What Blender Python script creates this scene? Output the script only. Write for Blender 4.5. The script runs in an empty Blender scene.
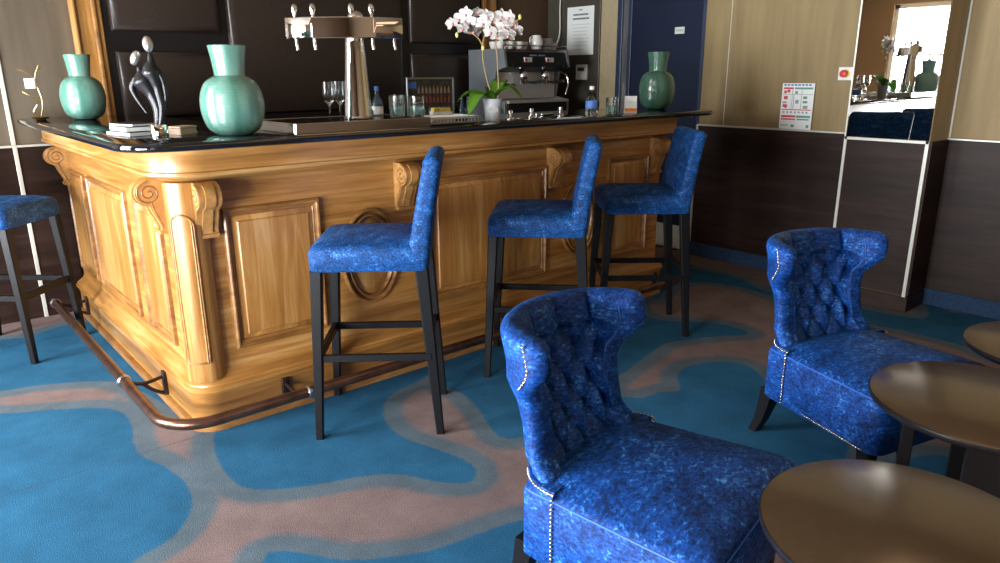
import bpy, bmesh, math, random
from mathutils import Vector, Matrix
random.seed(7)
D = bpy.data
SC = bpy.context.scene
COL = SC.collection
PI = math.pi
sin, cos = math.sin, math.cos

# ------------------------------------------------------------------ camera
f_px, pitch, roll, yaw = 717.83, 0.2810, -0.0055, 0.7088
CAMLOC = Vector((-0.5949, -2.5096, 1.3424))
cam = D.cameras.new('camera'); camo = D.objects.new('camera', cam); COL.objects.link(camo)
F = Vector((sin(yaw)*cos(pitch), cos(yaw)*cos(pitch), -sin(pitch)))
Rv = Vector((cos(yaw), -sin(yaw), 0)); Uv = Rv.cross(F)
R2 = cos(roll)*Rv + sin(roll)*Uv; U2 = -sin(roll)*Rv + cos(roll)*Uv
m = Matrix((R2, U2, -F)).transposed().to_4x4(); m.translation = CAMLOC
camo.matrix_world = m
cam.sensor_fit = 'HORIZONTAL'; cam.sensor_width = 36; cam.lens = f_px*36/1000
cam.clip_start = 0.05; cam.clip_end = 200
SC.camera = camo

# ------------------------------------------------------------------ world, light, exposure
w = D.worlds.new('world'); SC.world = w; w.use_nodes = True
bgn = w.node_tree.nodes['Background']
bgn.inputs[0].default_value = (0.80, 0.90, 1.0, 1); bgn.inputs[1].default_value = 0.8
def area(name, loc, direction, sx, sy, power, col):
    l = D.lights.new(name, 'AREA'); l.shape = 'RECTANGLE'; l.size = sx; l.size_y = sy
    l.energy = power; l.color = col
    o = D.objects.new(name, l); COL.objects.link(o); o.location = loc
    o.rotation_euler = Vector(direction).to_track_quat('-Z', 'Y').to_euler()
    return o
# windows: y from, y to, watts of sky light behind the glass, sill, head
WINS = [(0.15, 1.75, 285, .25, 2.20), (-2.05, -0.35, 280, .06, 1.25), (-3.9, -2.5, 25, .06, 1.35)]     # y from, y to, watts of sky light behind the glass
for (y0, y1, P_, WS, WT) in WINS:
    area('window_light', (-2.62, (y0+y1)/2, (WS+WT)/2), (1, -0.04, 0.0), y1-y0, WT-WS, P_, (0.93, 0.97, 1.0))
# unseen warm fill lights, added overhead to warm the bar front and floor
area('added_warm_fill', (1.9, -1.9, 2.30), (0, 0, -1), 1.6, 0.8, 4, (1.0, 0.62, 0.34))
area('added_warm_fill', (1.0, -3.5, 2.30), (0, 0, -1), 1.6, 0.8, 9, (1.0, 0.62, 0.34))
vs = SC.view_settings
vs.view_transform = 'Standard'; vs.look = 'None'; vs.gamma = 1.0; vs.use_curve_mapping = False
vs.exposure = 0.60

# ------------------------------------------------------------------ materials
def newmat(name):
    mt = D.materials.new(name); mt.use_nodes = True
    nt = mt.node_tree; b = nt.nodes['Principled BSDF']
    return mt, nt, b
def N(nt, t, **kw):
    n = nt.nodes.new(t)
    for k, v in kw.items():
        if k in n.inputs: n.inputs[k].default_value = v
        else: setattr(n, k, v)
    return n
def setp(b, **kw):
    al = dict(base='Base Color', rough='Roughness', metal='Metallic', spec='Specular IOR Level', trans='Transmission Weight',
              coat='Coat Weight', coatr='Coat Roughness', sheen='Sheen Weight', sheenr='Sheen Roughness', sheent='Sheen Tint', ior='IOR')
    for k, v in kw.items():
        if k in ('base', 'sheent'): v = (*v, 1)
        b.inputs[al[k]].default_value = v
def plain(name, base, rough=0.5, metal=0.0, noise=0.0, nscale=20, bump=0.0, **kw):
    mt, nt, b = newmat(name); setp(b, base=base, rough=rough, metal=metal, **kw)
    if noise or bump:
        tc = N(nt, 'ShaderNodeTexCoord'); nz = N(nt, 'ShaderNodeTexNoise', Scale=nscale, Detail=4.0)
        nt.links.new(tc.outputs['Object'], nz.inputs['Vector'])
        if noise:
            r = N(nt, 'ShaderNodeValToRGB')
            r.color_ramp.elements[0].position = .3; r.color_ramp.elements[1].position = .7
            r.color_ramp.elements[0].color = (*[c*(1-noise) for c in base], 1); r.color_ramp.elements[1].color = (*[min(1, c*(1+noise)) for c in base], 1)
            nt.links.new(nz.outputs['Fac'], r.inputs['Fac']); nt.links.new(r.outputs['Color'], b.inputs['Base Color'])
        if bump:
            bp = N(nt, 'ShaderNodeBump', Strength=bump, Distance=0.005)
            nt.links.new(nz.outputs['Fac'], bp.inputs['Height']); nt.links.new(bp.outputs['Normal'], b.inputs['Normal'])
    return mt
def wood(name, dark, mid, light, stretch, rough=0.35, coat=0.3, bump=0.15, rings=0.5):
    mt, nt, b = newmat(name); setp(b, rough=rough, coat=coat, coatr=0.2)
    tc = N(nt, 'ShaderNodeTexCoord'); mp = N(nt, 'ShaderNodeMapping'); mp.inputs['Scale'].default_value = stretch
    nt.links.new(tc.outputs['Object'], mp.inputs['Vector'])
    n1 = N(nt, 'ShaderNodeTexNoise', Scale=1.0, Detail=8.0, Roughness=0.62, Distortion=rings)
    mp2 = N(nt, 'ShaderNodeMapping'); mp2.inputs['Scale'].default_value = tuple(s*0.18+0.5 for s in stretch)
    nt.links.new(tc.outputs['Object'], mp2.inputs['Vector'])
    n2 = N(nt, 'ShaderNodeTexNoise', Scale=1.0, Detail=3.0, Distortion=1.2)
    nt.links.new(mp.outputs[0], n1.inputs['Vector']); nt.links.new(mp2.outputs[0], n2.inputs['Vector'])
    mx = N(nt, 'ShaderNodeMath', operation='MULTIPLY_ADD'); mx.inputs[1].default_value = 0.55; 
    m2 = N(nt, 'ShaderNodeMath', operation='MULTIPLY'); m2.inputs[1].default_value = 0.45
    nt.links.new(n2.outputs['Fac'], m2.inputs[0]); nt.links.new(n1.outputs['Fac'], mx.inputs[0]); nt.links.new(m2.outputs[0], mx.inputs[2])
    r = N(nt, 'ShaderNodeValToRGB'); e = r.color_ramp.elements
    e[0].position = .34; e[0].color = (*dark, 1); e[1].position = .66; e[1].color = (*light, 1)
    q = e.new(.5); q.color = (*mid, 1)
    nt.links.new(mx.outputs[0], r.inputs['Fac']); nt.links.new(r.outputs['Color'], b.inputs['Base Color'])
    bp = N(nt, 'ShaderNodeBump', Strength=bump, Distance=0.003)
    nt.links.new(n1.outputs['Fac'], bp.inputs['Height']); nt.links.new(bp.outputs['Normal'], b.inputs['Normal'])
    return mt
def velvet(name, dark, mid, light, scale=26, bump=0.5):
    mt, nt, b = newmat(name)
    setp(b, rough=0.50, spec=0.22, sheen=0.10, sheenr=0.35, sheent=(0.10, 0.40, 1.0))
    tc = N(nt, 'ShaderNodeTexCoord')
    mp = N(nt, 'ShaderNodeMapping'); mp.inputs['Scale'].default_value = (0.7, 1.0, 1.5); nt.links.new(tc.outputs['Object'], mp.inputs['Vector'])
    n0 = N(nt, 'ShaderNodeTexNoise', Scale=scale*0.35, Detail=3.0, Distortion=1.5)
    n1 = N(nt, 'ShaderNodeTexNoise', Scale=scale*3.4, Detail=7.0, Roughness=0.75, Distortion=0.5)
    nt.links.new(mp.outputs[0], n0.inputs['Vector']); nt.links.new(mp.outputs[0], n1.inputs['Vector'])
    a = N(nt, 'ShaderNodeMath', operation='MULTIPLY_ADD'); a.inputs[1].default_value = 0.72
    c = N(nt, 'ShaderNodeMath', operation='MULTIPLY'); c.inputs[1].default_value = 0.28
    nt.links.new(n0.outputs['Fac'], c.inputs[0]); nt.links.new(n1.outputs['Fac'], a.inputs[0]); nt.links.new(c.outputs[0], a.inputs[2])
    r = N(nt, 'ShaderNodeValToRGB'); e = r.color_ramp.elements
    e[0].position = .42; e[0].color = (*dark, 1); e[1].position = .69; e[1].color = (*light, 1)
    q = e.new(.55); q.color = (*mid, 1)
    nt.links.new(a.outputs[0], r.inputs['Fac']); nt.links.new(r.outputs['Color'], b.inputs['Base Color'])
    rr = N(nt, 'ShaderNodeMapRange'); rr.inputs['From Min'].default_value = .4; rr.inputs['From Max'].default_value = .65
    rr.inputs['To Min'].default_value = .62; rr.inputs['To Max'].default_value = .36
    nt.links.new(a.outputs[0], rr.inputs['Value']); nt.links.new(rr.outputs[0], b.inputs['Roughness'])
    bp = N(nt, 'ShaderNodeBump', Strength=bump, Distance=0.006)
    nt.links.new(n1.outputs['Fac'], bp.inputs['Height']); nt.links.new(bp.outputs['Normal'], b.inputs['Normal'])
    return mt
OAK_D, OAK_M, OAK_L = (0.18, 0.070, 0.014), (0.36, 0.162, 0.036), (0.52, 0.30, 0.11)
M = {}
M['oak_h'] = wood('oak_horizontal_grain', OAK_D, OAK_M, OAK_L, (2.2, 2.2, 46))
M['oak_v'] = wood('oak_vertical_grain', OAK_D, OAK_M, OAK_L, (42, 42, 2.4))
M['oak_panel'] = wood('oak_panel_grain', (0.21, 0.080, 0.017), (0.38, 0.170, 0.040), (0.54, 0.32, 0.12), (16, 16, 1.6), rings=1.6)
M['oak_dark'] = wood('oak_moulding_dark', (0.13, 0.05, 0.012), (0.26, 0.115, 0.03), (0.42, 0.21, 0.06), (6, 6, 30))  # darker oak tones for mouldings, carving lines and the kick strip
M['oak_carved'] = plain('carved_oak', (0.40, 0.20, 0.06), 0.4, noise=0.3, nscale=30, coat=0.3, coatr=0.25)
M['wenge'] = wood('wenge_wainscot', (0.011, 0.005, 0.0035), (0.021, 0.010, 0.0075), (0.038, 0.020, 0.015), (2.4, 2.4, 30), rough=0.45, coat=0.0, bump=0.1)
M['wenge'].node_tree.nodes['Principled BSDF'].inputs['Specular IOR Level'].default_value = 0.22
M['velvet'] = velvet('crushed_blue_velvet', (0.002, 0.016, 0.08), (0.005, 0.066, 0.34), (0.13, 0.48, 1.0))
M['velvet_stool'] = velvet('blue_stool_velvet', (0.002, 0.020, 0.07), (0.005, 0.068, 0.27), (0.11, 0.40, 0.86), scale=34)
M['piping'] = plain('blue_piping', (0.02, 0.11, 0.48), 0.5)
M['black_leg'] = plain('black_stained_wood', (0.005, 0.005, 0.006), 0.40, spec=0.22)
M['granite'] = plain('black_granite', (0.007, 0.008, 0.010), 0.06, noise=0.5, nscale=120, spec=0.6)
M['chrome'] = plain('polished_chrome', (0.82, 0.82, 0.84), 0.07, 1.0)
M['steel'] = plain('brushed_steel', (0.45, 0.46, 0.47), 0.28, 1.0, bump=0.05, nscale=90)
M['tray_steel'] = plain('polished_tray_steel', (0.62, 0.60, 0.58), 0.14, 1.0)
M['light_steel'] = plain('satin_light_steel', (0.58, 0.56, 0.52), 0.35, 0.35)
M['grey_steel'] = plain('grey_side_panel', (0.30, 0.33, 0.35), 0.4, 0.6)
M['bronze'] = plain('worn_bronze_rail', (0.16, 0.085, 0.06), 0.28, 0.85, noise=0.35, nscale=14)
M['iron'] = plain('dark_iron', (0.05, 0.03, 0.028), 0.4, 0.7)
M['nail'] = plain('brass_nailhead', (0.75, 0.66, 0.52), 0.25, 1.0)
M['table_top'] = plain('espresso_lacquer', (0.050, 0.030, 0.016), 0.22, noise=0.2, nscale=60, spec=0.7, coat=0.45, coatr=0.16)
M['table_edge'] = plain('black_lacquer', (0.008, 0.007, 0.008), 0.25, coat=0.3)
M['trim'] = plain('cream_trim', (0.62, 0.62, 0.56), 0.35, 0.3)
M['cream'] = plain('cream_paint', (0.40, 0.32, 0.19), 0.5, noise=0.06)
M['cream_light'] = plain('pale_skirting', (0.62, 0.66, 0.58), 0.5)
M['navy'] = plain('navy_paint', (0.008, 0.014, 0.036), 0.5, noise=0.15, nscale=3, spec=0.2)
M['navy_frame'] = plain('navy_frame_paint', (0.02, 0.035, 0.075), 0.35)
M['black_leather'] = plain('padded_black_leather', (0.024, 0.016, 0.013), 0.36, noise=0.2, nscale=60, bump=0.12)
M['black_frame'] = plain('black_frame', (0.006, 0.006, 0.008), 0.3)
M['brown_panel'] = plain('brown_panel', (0.10, 0.055, 0.028), 0.5, noise=0.1)
M['grey_panel'] = plain('grey_column', (0.075, 0.065, 0.05), 0.4, 0.2, noise=0.12, nscale=50)
M['paper'] = plain('white_paper', (0.80, 0.82, 0.80), 0.6)
M['porcelain'] = plain('white_porcelain', (0.82, 0.80, 0.76), 0.2, coat=0.4)
M['plastic_white'] = plain('white_plastic', (0.74, 0.74, 0.70), 0.4)
M['black_plastic'] = plain('black_plastic', (0.012, 0.012, 0.013), 0.3)
M['ink'] = plain('dark_ink', (0.03, 0.03, 0.035), 0.6)
M['ink_grey'] = plain('grey_ink', (0.30, 0.32, 0.34), 0.6)
M['red'] = plain('red_print', (0.62, 0.04, 0.05), 0.45)
M['blue_print'] = plain('blue_print', (0.06, 0.17, 0.48), 0.5)
M['green_print'] = plain('green_print', (0.12, 0.30, 0.24), 0.5)
M['orange'] = plain('orange_print', (0.80, 0.25, 0.04), 0.5)
M['yellow'] = plain('yellow_ring', (0.80, 0.50, 0.03), 0.4)
M['petal'] = plain('white_petal', (0.90, 0.88, 0.86), 0.45, noise=0.05)
M['lip'] = plain('pink_orchid_lip', (0.70, 0.28, 0.30), 0.5)
M['bud'] = plain('green_bud', (0.62, 0.62, 0.18), 0.5)
M['stem'] = plain('brown_green_stem', (0.30, 0.20, 0.08), 0.5)
M['leaf'] = plain('orchid_leaf', (0.16, 0.38, 0.04), 0.3, noise=0.35, nscale=9, coat=0.2)
M['soil'] = plain('bark_mix', (0.10, 0.055, 0.03), 0.9, noise=0.5, nscale=80)
M['silver_cast'] = plain('cast_silver', (0.62, 0.62, 0.62), 0.3, 0.9, bump=0.4, nscale=60)
M['black_cast'] = plain('black_cast_metal', (0.012, 0.012, 0.015), 0.34, 0.2, bump=0.15, nscale=40)
M['beige_wood'] = plain('pale_pink_wood', (0.55, 0.38, 0.26), 0.5)
M['gold'] = plain('gold_metal', (0.75, 0.52, 0.22), 0.3, 1.0)
def mk_glass():
    mt, nt, b = newmat('clear_glass'); setp(b, base=(0.93, 0.97, 0.97), rough=0.02, trans=1.0, ior=1.45); return mt
M['glass'] = mk_glass()
mt, nt, b = newmat('blue_tint_glass'); setp(b, base=(0.35, 0.55, 0.70), rough=0.03, trans=0.9, ior=1.45); M['blue_glass'] = mt
mt, nt, b = newmat('water_green_glass'); setp(b, base=(0.45, 0.75, 0.68), rough=0.05, trans=0.9, ior=1.4); M['water'] = mt
mt, nt, b = newmat('mirror_glass'); setp(b, base=(0.86, 0.85, 0.80), rough=0.012, metal=1.0); M['mirror'] = mt
mt, nt, b = newmat('pane_glass')          # thin window glass: clear with a faint gloss
tr_ = N(nt, 'ShaderNodeBsdfTransparent'); gl_ = N(nt, 'ShaderNodeBsdfGlossy'); gl_.inputs['Roughness'].default_value = 0.02
mx_ = N(nt, 'ShaderNodeMixShader'); mx_.inputs[0].default_value = 0.05
nt.links.new(tr_.outputs[0], mx_.inputs[1]); nt.links.new(gl_.outputs[0], mx_.inputs[2])
nt.links.new(mx_.outputs[0], nt.nodes['Material Output'].inputs['Surface']); M['pane'] = mt
# green vase: satin glass with fine turned ribs and soft vertical veins
def vase_mat(name, c1, c2):
    mt, nt, b = newmat(name); setp(b, rough=0.2, spec=0.7, coat=0.6, coatr=0.12, trans=0.12)
    tc = N(nt, 'ShaderNodeTexCoord')
    wv = N(nt, 'ShaderNodeTexWave', Scale=60.0, Distortion=1.0); wv.bands_direction = 'Z'
    nt.links.new(tc.outputs['Object'], wv.inputs['Vector'])
    mp = N(nt, 'ShaderNodeMapping'); mp.inputs['Scale'].default_value = (14, 14, 1.0); nt.links.new(tc.outputs['Object'], mp.inputs['Vector'])
    nz = N(nt, 'ShaderNodeTexNoise', Scale=1.0, Detail=3.0); nt.links.new(mp.outputs[0], nz.inputs['Vector'])
    r = N(nt, 'ShaderNodeValToRGB'); r.color_ramp.elements[0].position = .35; r.color_ramp.elements[1].position = .65
    r.color_ramp.elements[0].color = (*c1, 1); r.color_ramp.elements[1].color = (*c2, 1)
    nt.links.new(nz.outputs['Fac'], r.inputs['Fac']); nt.links.new(r.outputs['Color'], b.inputs['Base Color'])
    bp = N(nt, 'ShaderNodeBump', Strength=0.35, Distance=0.002)
    nt.links.new(wv.outputs['Fac'], bp.inputs['Height']); nt.links.new(bp.outputs['Normal'], b.inputs['Normal'])
    return mt
M['vase'] = vase_mat('satin_green_glass', (0.08, 0.23, 0.18), (0.22, 0.42, 0.35))
M['vase_dark'] = vase_mat('dark_green_glass', (0.035, 0.11, 0.075), (0.09, 0.20, 0.14))
# woven wall fabric
def fabric(name, c1, c2, sc=260):
    mt, nt, b = newmat(name); setp(b, rough=0.55, spec=0.4, sheen=0.25, sheent=(1.0, 0.85, 0.6))
    tc = N(nt, 'ShaderNodeTexCoord')
    ck = N(nt, 'ShaderNodeTexChecker', Scale=sc); nt.links.new(tc.outputs['Object'], ck.inputs['Vector'])
    mp = N(nt, 'ShaderNodeMapping'); mp.inputs['Scale'].default_value = (9, 9, 0.9); nt.links.new(tc.outputs['Object'], mp.inputs['Vector'])
    nz = N(nt, 'ShaderNodeTexNoise', Scale=1.5, Detail=6.0); nt.links.new(mp.outputs[0], nz.inputs['Vector'])
    r = N(nt, 'ShaderNodeValToRGB'); r.color_ramp.elements[0].position = .3; r.color_ramp.elements[1].position = .7
    r.color_ramp.elements[0].color = (*c1, 1); r.color_ramp.elements[1].color = (*c2, 1)
    nt.links.new(nz.outputs['Fac'], r.inputs['Fac']); nt.links.new(r.outputs['Color'], b.inputs['Base Color'])
    bp = N(nt, 'ShaderNodeBump', Strength=0.25, Distance=0.002)
    nt.links.new(ck.outputs['Fac'], bp.inputs['Height']); nt.links.new(bp.outputs['Normal'], b.inputs['Normal'])
    return mt
M['fabric'] = fabric('gold_woven_wallcovering', (0.215, 0.150, 0.066), (0.305, 0.220, 0.100))
M['fabric_grey'] = fabric('taupe_woven_wallcovering', (0.078, 0.058, 0.038), (0.125, 0.095, 0.066))
M['ceiling'] = plain('wood_brown_ceiling', (0.20, 0.14, 0.085), 0.7)
M['plaster'] = plain('warm_plaster', (0.26, 0.17, 0.09), 0.7)
# carpet driven by the outline field stored on the floor mesh
def carpet():
    mt, nt, b = newmat('patterned_carpet'); setp(b, rough=0.95, spec=0.08)
    at = N(nt, 'ShaderNodeAttribute'); at.attribute_name = 'field'
    tc = N(nt, 'ShaderNodeTexCoord')
    nz = N(nt, 'ShaderNodeTexNoise', Scale=45.0, Detail=5.0, Roughness=0.7); nt.links.new(tc.outputs['Object'], nz.inputs['Vector'])
    a = N(nt, 'ShaderNodeMath', operation='MULTIPLY_ADD'); a.inputs[1].default_value = 0.03; a.inputs[2].default_value = -0.015
    nt.links.new(nz.outputs['Fac'], a.inputs[0])
    s = N(nt, 'ShaderNodeMath', operation='ADD'); nt.links.new(at.outputs['Fac'], s.inputs[0]); nt.links.new(a.outputs[0], s.inputs[1])
    mr = N(nt, 'ShaderNodeMapRange'); mr.inputs['From Min'].default_value = -0.2; mr.inputs['From Max'].default_value = 0.2
    nt.links.new(s.outputs[0], mr.inputs['Value'])
    r = N(nt, 'ShaderNodeValToRGB'); e = r.color_ramp.elements
    brown, band, blue = (0.180, 0.132, 0.128), (0.085, 0.118, 0.145), (0.020, 0.098, 0.190)
    e[0].position = 0.26; e[0].color = (*brown, 1); e[1].position = 0.51; e[1].color = (*blue, 1)
    q = e.new(0.335); q.color = (*band, 1); q = e.new(0.485); q.color = (*band, 1)
    nt.links.new(mr.outputs[0], r.inputs['Fac'])
    n2 = N(nt, 'ShaderNodeTexNoise', Scale=5.0, Detail=6.0, Roughness=0.65); nt.links.new(tc.outputs['Object'], n2.inputs['Vector'])
    m2 = N(nt, 'ShaderNodeMapRange'); m2.inputs['From Min'].default_value = .3; m2.inputs['From Max'].default_value = .7
    m2.inputs['To Min'].default_value = .78; m2.inputs['To Max'].default_value = 1.18
    nt.links.new(n2.outputs['Fac'], m2.inputs['Value'])
    n3 = N(nt, 'ShaderNodeTexNoise', Scale=230.0, Detail=2.0); nt.links.new(tc.outputs['Object'], n3.inputs['Vector'])
    m3 = N(nt, 'ShaderNodeMapRange'); m3.inputs['To Min'].default_value = .7; m3.inputs['To Max'].default_value = 1.3
    nt.links.new(n3.outputs['Fac'], m3.inputs['Value'])
    mm = N(nt, 'ShaderNodeMath', operation='MULTIPLY'); nt.links.new(m2.outputs[0], mm.inputs[0]); nt.links.new(m3.outputs[0], mm.inputs[1])
    mx = N(nt, 'ShaderNodeVectorMath', operation='SCALE'); nt.links.new(r.outputs['Color'], mx.inputs[0]); nt.links.new(mm.outputs[0], mx.inputs['Scale'])
    nt.links.new(mx.outputs[0], b.inputs['Base Color'])
    bp = N(nt, 'ShaderNodeBump', Strength=0.5, Distance=0.004)
    nt.links.new(n3.outputs['Fac'], bp.inputs['Height']); nt.links.new(bp.outputs['Normal'], b.inputs['Normal'])
    return mt
M['carpet'] = carpet()
M['carpet_skirt'] = plain('navy_carpet_skirting', (0.010, 0.035, 0.085), 0.9, noise=0.3, nscale=60)

# ------------------------------------------------------------------ mesh helpers
def tag(o, label=None, cat=None, group=None, kind=None):
    if label: o['label'] = label
    if cat: o['category'] = cat
    if group: o['group'] = group
    if kind: o['kind'] = kind
    return o
def thing(name, label, cat, loc=(0, 0, 0), rz=0, group=None):
    o = D.objects.new(name, None); COL.objects.link(o); o.empty_display_size = 0.1
    o.location = loc; o.rotation_euler = (0, 0, rz)
    return tag(o, label, cat, group)
def obj(name, bm, mat, parent=None, smooth=None, label=None):
    me = D.meshes.new(name); bmesh.ops.recalc_face_normals(bm, faces=bm.faces[:]); bm.to_mesh(me); bm.free()
    mats = mat if isinstance(mat, (list, tuple)) else [mat]
    for q in mats: me.materials.append(M[q] if isinstance(q, str) else q)
    o = D.objects.new(name, me); COL.objects.link(o)
    if parent: o.parent = parent
    if smooth is not None:
        for p in me.polygons: p.use_smooth = True
        if smooth < 180: me.set_sharp_from_angle(angle=math.radians(smooth))
    if label: o['label'] = label
    return o
def struct(name, bm, mat, parent=None, smooth=None):
    o = obj(name, bm, mat, parent, smooth)
    if not parent: o['kind'] = 'structure'
    return o
def NB(): return bmesh.new()
def add_box(bm, x0, x1, y0, y1, z0, z1, bev=0.0, seg=2, mi=0, mat4=None):
    vs_ = [bm.verts.new((x, y, z)) for x in (x0, x1) for y in (y0, y1) for z in (z0, z1)]
    q = [(0, 1, 3, 2), (4, 6, 7, 5), (0, 4, 5, 1), (2, 3, 7, 6), (0, 2, 6, 4), (1, 5, 7, 3)]
    fs = [bm.faces.new([vs_[i] for i in t]) for t in q]
    for f in fs: f.material_index = mi
    allv = set(vs_)
    if bev > 0:
        es = list({e for f in fs for e in f.edges})
        r = bmesh.ops.bevel(bm, geom=es, offset=bev, segments=seg, profile=0.5, affect='EDGES', clamp_overlap=True)
        allv = {v for v in vs_ if v.is_valid} | set(r['verts'])
        for f in r['faces']: f.material_index = mi
    if mat4 is not None:
        bmesh.ops.transform(bm, matrix=mat4, verts=[v for v in allv if v.is_valid])
    return bm
def box(x0, x1, y0, y1, z0, z1, bev=0.0, seg=2): return add_box(NB(), x0, x1, y0, y1, z0, z1, bev, seg)
def add_loft(bm, loops, cap0=True, cap1=True, closed=True, mi=0):
    rings = [[bm.verts.new(p) for p in L] for L in loops]
    n = len(rings[0])
    for a, b in zip(rings[:-1], rings[1:]):
        for i in range(n if closed else n-1):
            j = (i+1) % n
            try: bm.faces.new((a[i], a[j], b[j], b[i])).material_index = mi
            except ValueError: pass
    if cap0: bm.faces.new(list(reversed(rings[0]))).material_index = mi
    if cap1: bm.faces.new(rings[-1]).material_index = mi
    return bm
def add_lathe(bm, prof, c=(0, 0, 0), seg=32, mi=0, cap0=True, cap1=True, M4=None):
    loops = []
    for r, z in prof:
        L = [Vector((r*cos(2*PI*i/seg), r*sin(2*PI*i/seg), z)) for i in range(seg)]
        L = [(M4 @ p if M4 else p) + Vector(c) for p in L]
        loops.append(L)
    return add_loft(bm, loops, cap0, cap1, mi=mi)
def smooth_path(pts, n=8):
    P = [Vector(p) for p in pts]; out = []
    for i in range(len(P)-1):
        p0 = P[max(i-1, 0)]; p1 = P[i]; p2 = P[i+1]; p3 = P[min(i+2, len(P)-1)]
        for k in range(n):
            t = k/n
            out.append(0.5*((2*p1)+(-p0+p2)*t+(2*p0-5*p1+4*p2-p3)*t*t+(-p0+3*p1-3*p2+p3)*t**3))
    out.append(P[-1]); return out
def interp(vals, n):
    out = []
    for i in range(len(vals)-1):
        for k in range(n): out.append(vals[i]+(vals[i+1]-vals[i])*k/n)
    out.append(vals[-1]); return out
def add_tube(bm, pts, rad, seg=10, mi=0, closed=False, flat=1.0, up=None):
    P = [Vector(p) for p in pts]; n = len(P)
    R = rad if isinstance(rad, (list, tuple)) else [rad]*n
    loops = []; prev = None
    for i in range(n):
        if closed: t = (P[(i+1) % n]-P[i-1]).normalized()
        else: t = (P[min(i+1, n-1)]-P[max(i-1, 0)]).normalized()
        if prev is None:
            a = Vector(up) if up else (Vector((0, 0, 1)) if abs(t.z) < .9 else Vector((1, 0, 0)))
            u = t.cross(a).normalized()
        else:
            u = (prev - t*prev.dot(t)).normalized()
        prev = u; v = t.cross(u)
        loops.append([P[i] + (u*cos(2*PI*k/seg) + v*sin(2*PI*k/seg)*flat)*R[i] for k in range(seg)])
    if closed:
        rings = [[bm.verts.new(p) for p in L] for L in loops]
        for a in range(n):
            A, B = rings[a], rings[(a+1) % n]
            for i in range(seg):
                j = (i+1) % seg; bm.faces.new((A[i], A[j], B[j], B[i])).material_index = mi
        return bm
    return add_loft(bm, loops, mi=mi)
def add_ball(bm, c, r, sc=(1, 1, 1), u=16, v=10, mi=0):
    m4 = Matrix.Translation(Vector(c)) @ Matrix.Diagonal((*sc, 1))
    res = bmesh.ops.create_uvsphere(bm, u_segments=u, v_segments=v, radius=r, matrix=m4)
    for q in res['verts']:
        for f in q.link_faces: f.material_index = mi
    return bm
def add_prism(bm, pts2, fn, d0, d1, mi=0):
    return add_loft(bm, [[fn(a, b_, d0) for a, b_ in pts2], [fn(a, b_, d1) for a, b_ in pts2]], mi=mi)
def dup(o, parent=None):
    c = o.copy(); COL.objects.link(c)
    if parent is not None: c.parent = parent
    for ch in o.children: dup(ch, c)
    return c
def ray(px, py):
    return F + R2*((px-500)/f_px) - U2*((py-281.5)/f_px)
def atz(px, py, z):
    d = ray(px, py); return CAMLOC + d*((z-CAMLOC.z)/d.z)

# ------------------------------------------------------------------ the room shell
XR, YB, XL, YF, H = 4.044, 2.24, -2.40, -5.0, 2.32
TR = 0.978        # height of the top of the dark wainscot
XPL, YP0, YP1 = 3.764, -0.568, -1.025     # mirrored pier
# carpet pattern outlines, traced and laid on the floor plane
blue_px = [
 # blob beside the left stool, running under the foot rail to the bar
 [(-60, 345), (0, 340), (30, 336), (62, 326), (100, 322), (120, 330), (150, 372), (184, 408), (184, 415), (150, 395), (125, 384), (100, 381), (50, 384), (0, 391), (-60, 398)],
 # big left blob
 [(-90, 418), (0, 414), (50, 410), (100, 408), (124, 414), (132, 428), (133, 442), (140, 455), (165, 467), (184, 482), (192, 500), (186, 520), (166, 542), (128, 564), (80, 620), (-120, 640)],
 # centre blob under the first stool
 [(216, 432), (215, 450), (225, 472), (248, 488), (290, 488), (330, 482), (370, 475), (405, 475), (440, 482), (470, 482), (476, 470), (460, 458), (430, 447), (400, 436), (385, 420), (384, 404), (395, 392), (420, 380), (440, 366), (430, 345), (340, 365), (300, 385), (240, 410)],
 # blob right of the finger
 [(438, 384), (460, 392), (478, 408), (490, 426), (502, 438), (530, 436), (600, 420), (640, 412), (690, 404), (672, 400), (640, 398), (600, 392), (630, 368), (655, 350), (670, 342), (720, 336), (750, 334), (730, 326), (700, 322), (660, 320), (640, 312), (625, 296), (560, 310), (480, 340), (440, 358)],
 # lower centre blob
 [(262, 566), (262, 556), (275, 551), (300, 553), (345, 560), (400, 556), (440, 548), (490, 530), (530, 519), (590, 514), (640, 560), (600, 700), (200, 760), (230, 620)],
 # blob between the armchairs
 [(622, 412), (640, 400), (662, 392), (680, 391), (678, 375), (690, 366), (725, 362), (752, 368), (766, 384), (775, 402), (830, 414), (850, 440), (845, 462), (880, 480), (700, 500), (640, 460)],
 # dark blob by the right wall
 [(655, 300), (668, 288), (700, 282), (740, 287), (770, 296), (830, 316), (900, 330), (960, 345), (1010, 360), (1030, 330), (1000, 318), (950, 312), (925, 300), (925, 318), (860, 308), (790, 288), (768, 292), (735, 277), (700, 270), (690, 268), (668, 262), (650, 268)],
 [(845, 480), (880, 500), (960, 520), (1060, 560), (1100, 480), (1000, 470), (930, 455)],
]
blobs = [[(atz(x, y, 0).x, atz(x, y, 0).y) for x, y in B] for B in blue_px]
def polyrefine(B):
    P = [Vector((x, y, 0)) for x, y in B]; P = P[-1:]+P+P[:2]; out = []
    for i in range(1, len(P)-2):
        p0, p1, p2, p3 = P[i-1:i+3]
        for k in range(4):
            t = k/4
            v = 0.5*((2*p1)+(-p0+p2)*t+(2*p0-5*p1+4*p2-p3)*t*t+(-p0+3*p1-3*p2+p3)*t**3); out.append((v.x, v.y))
    return out
blobs = [polyrefine(B) for B in blobs]
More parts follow.
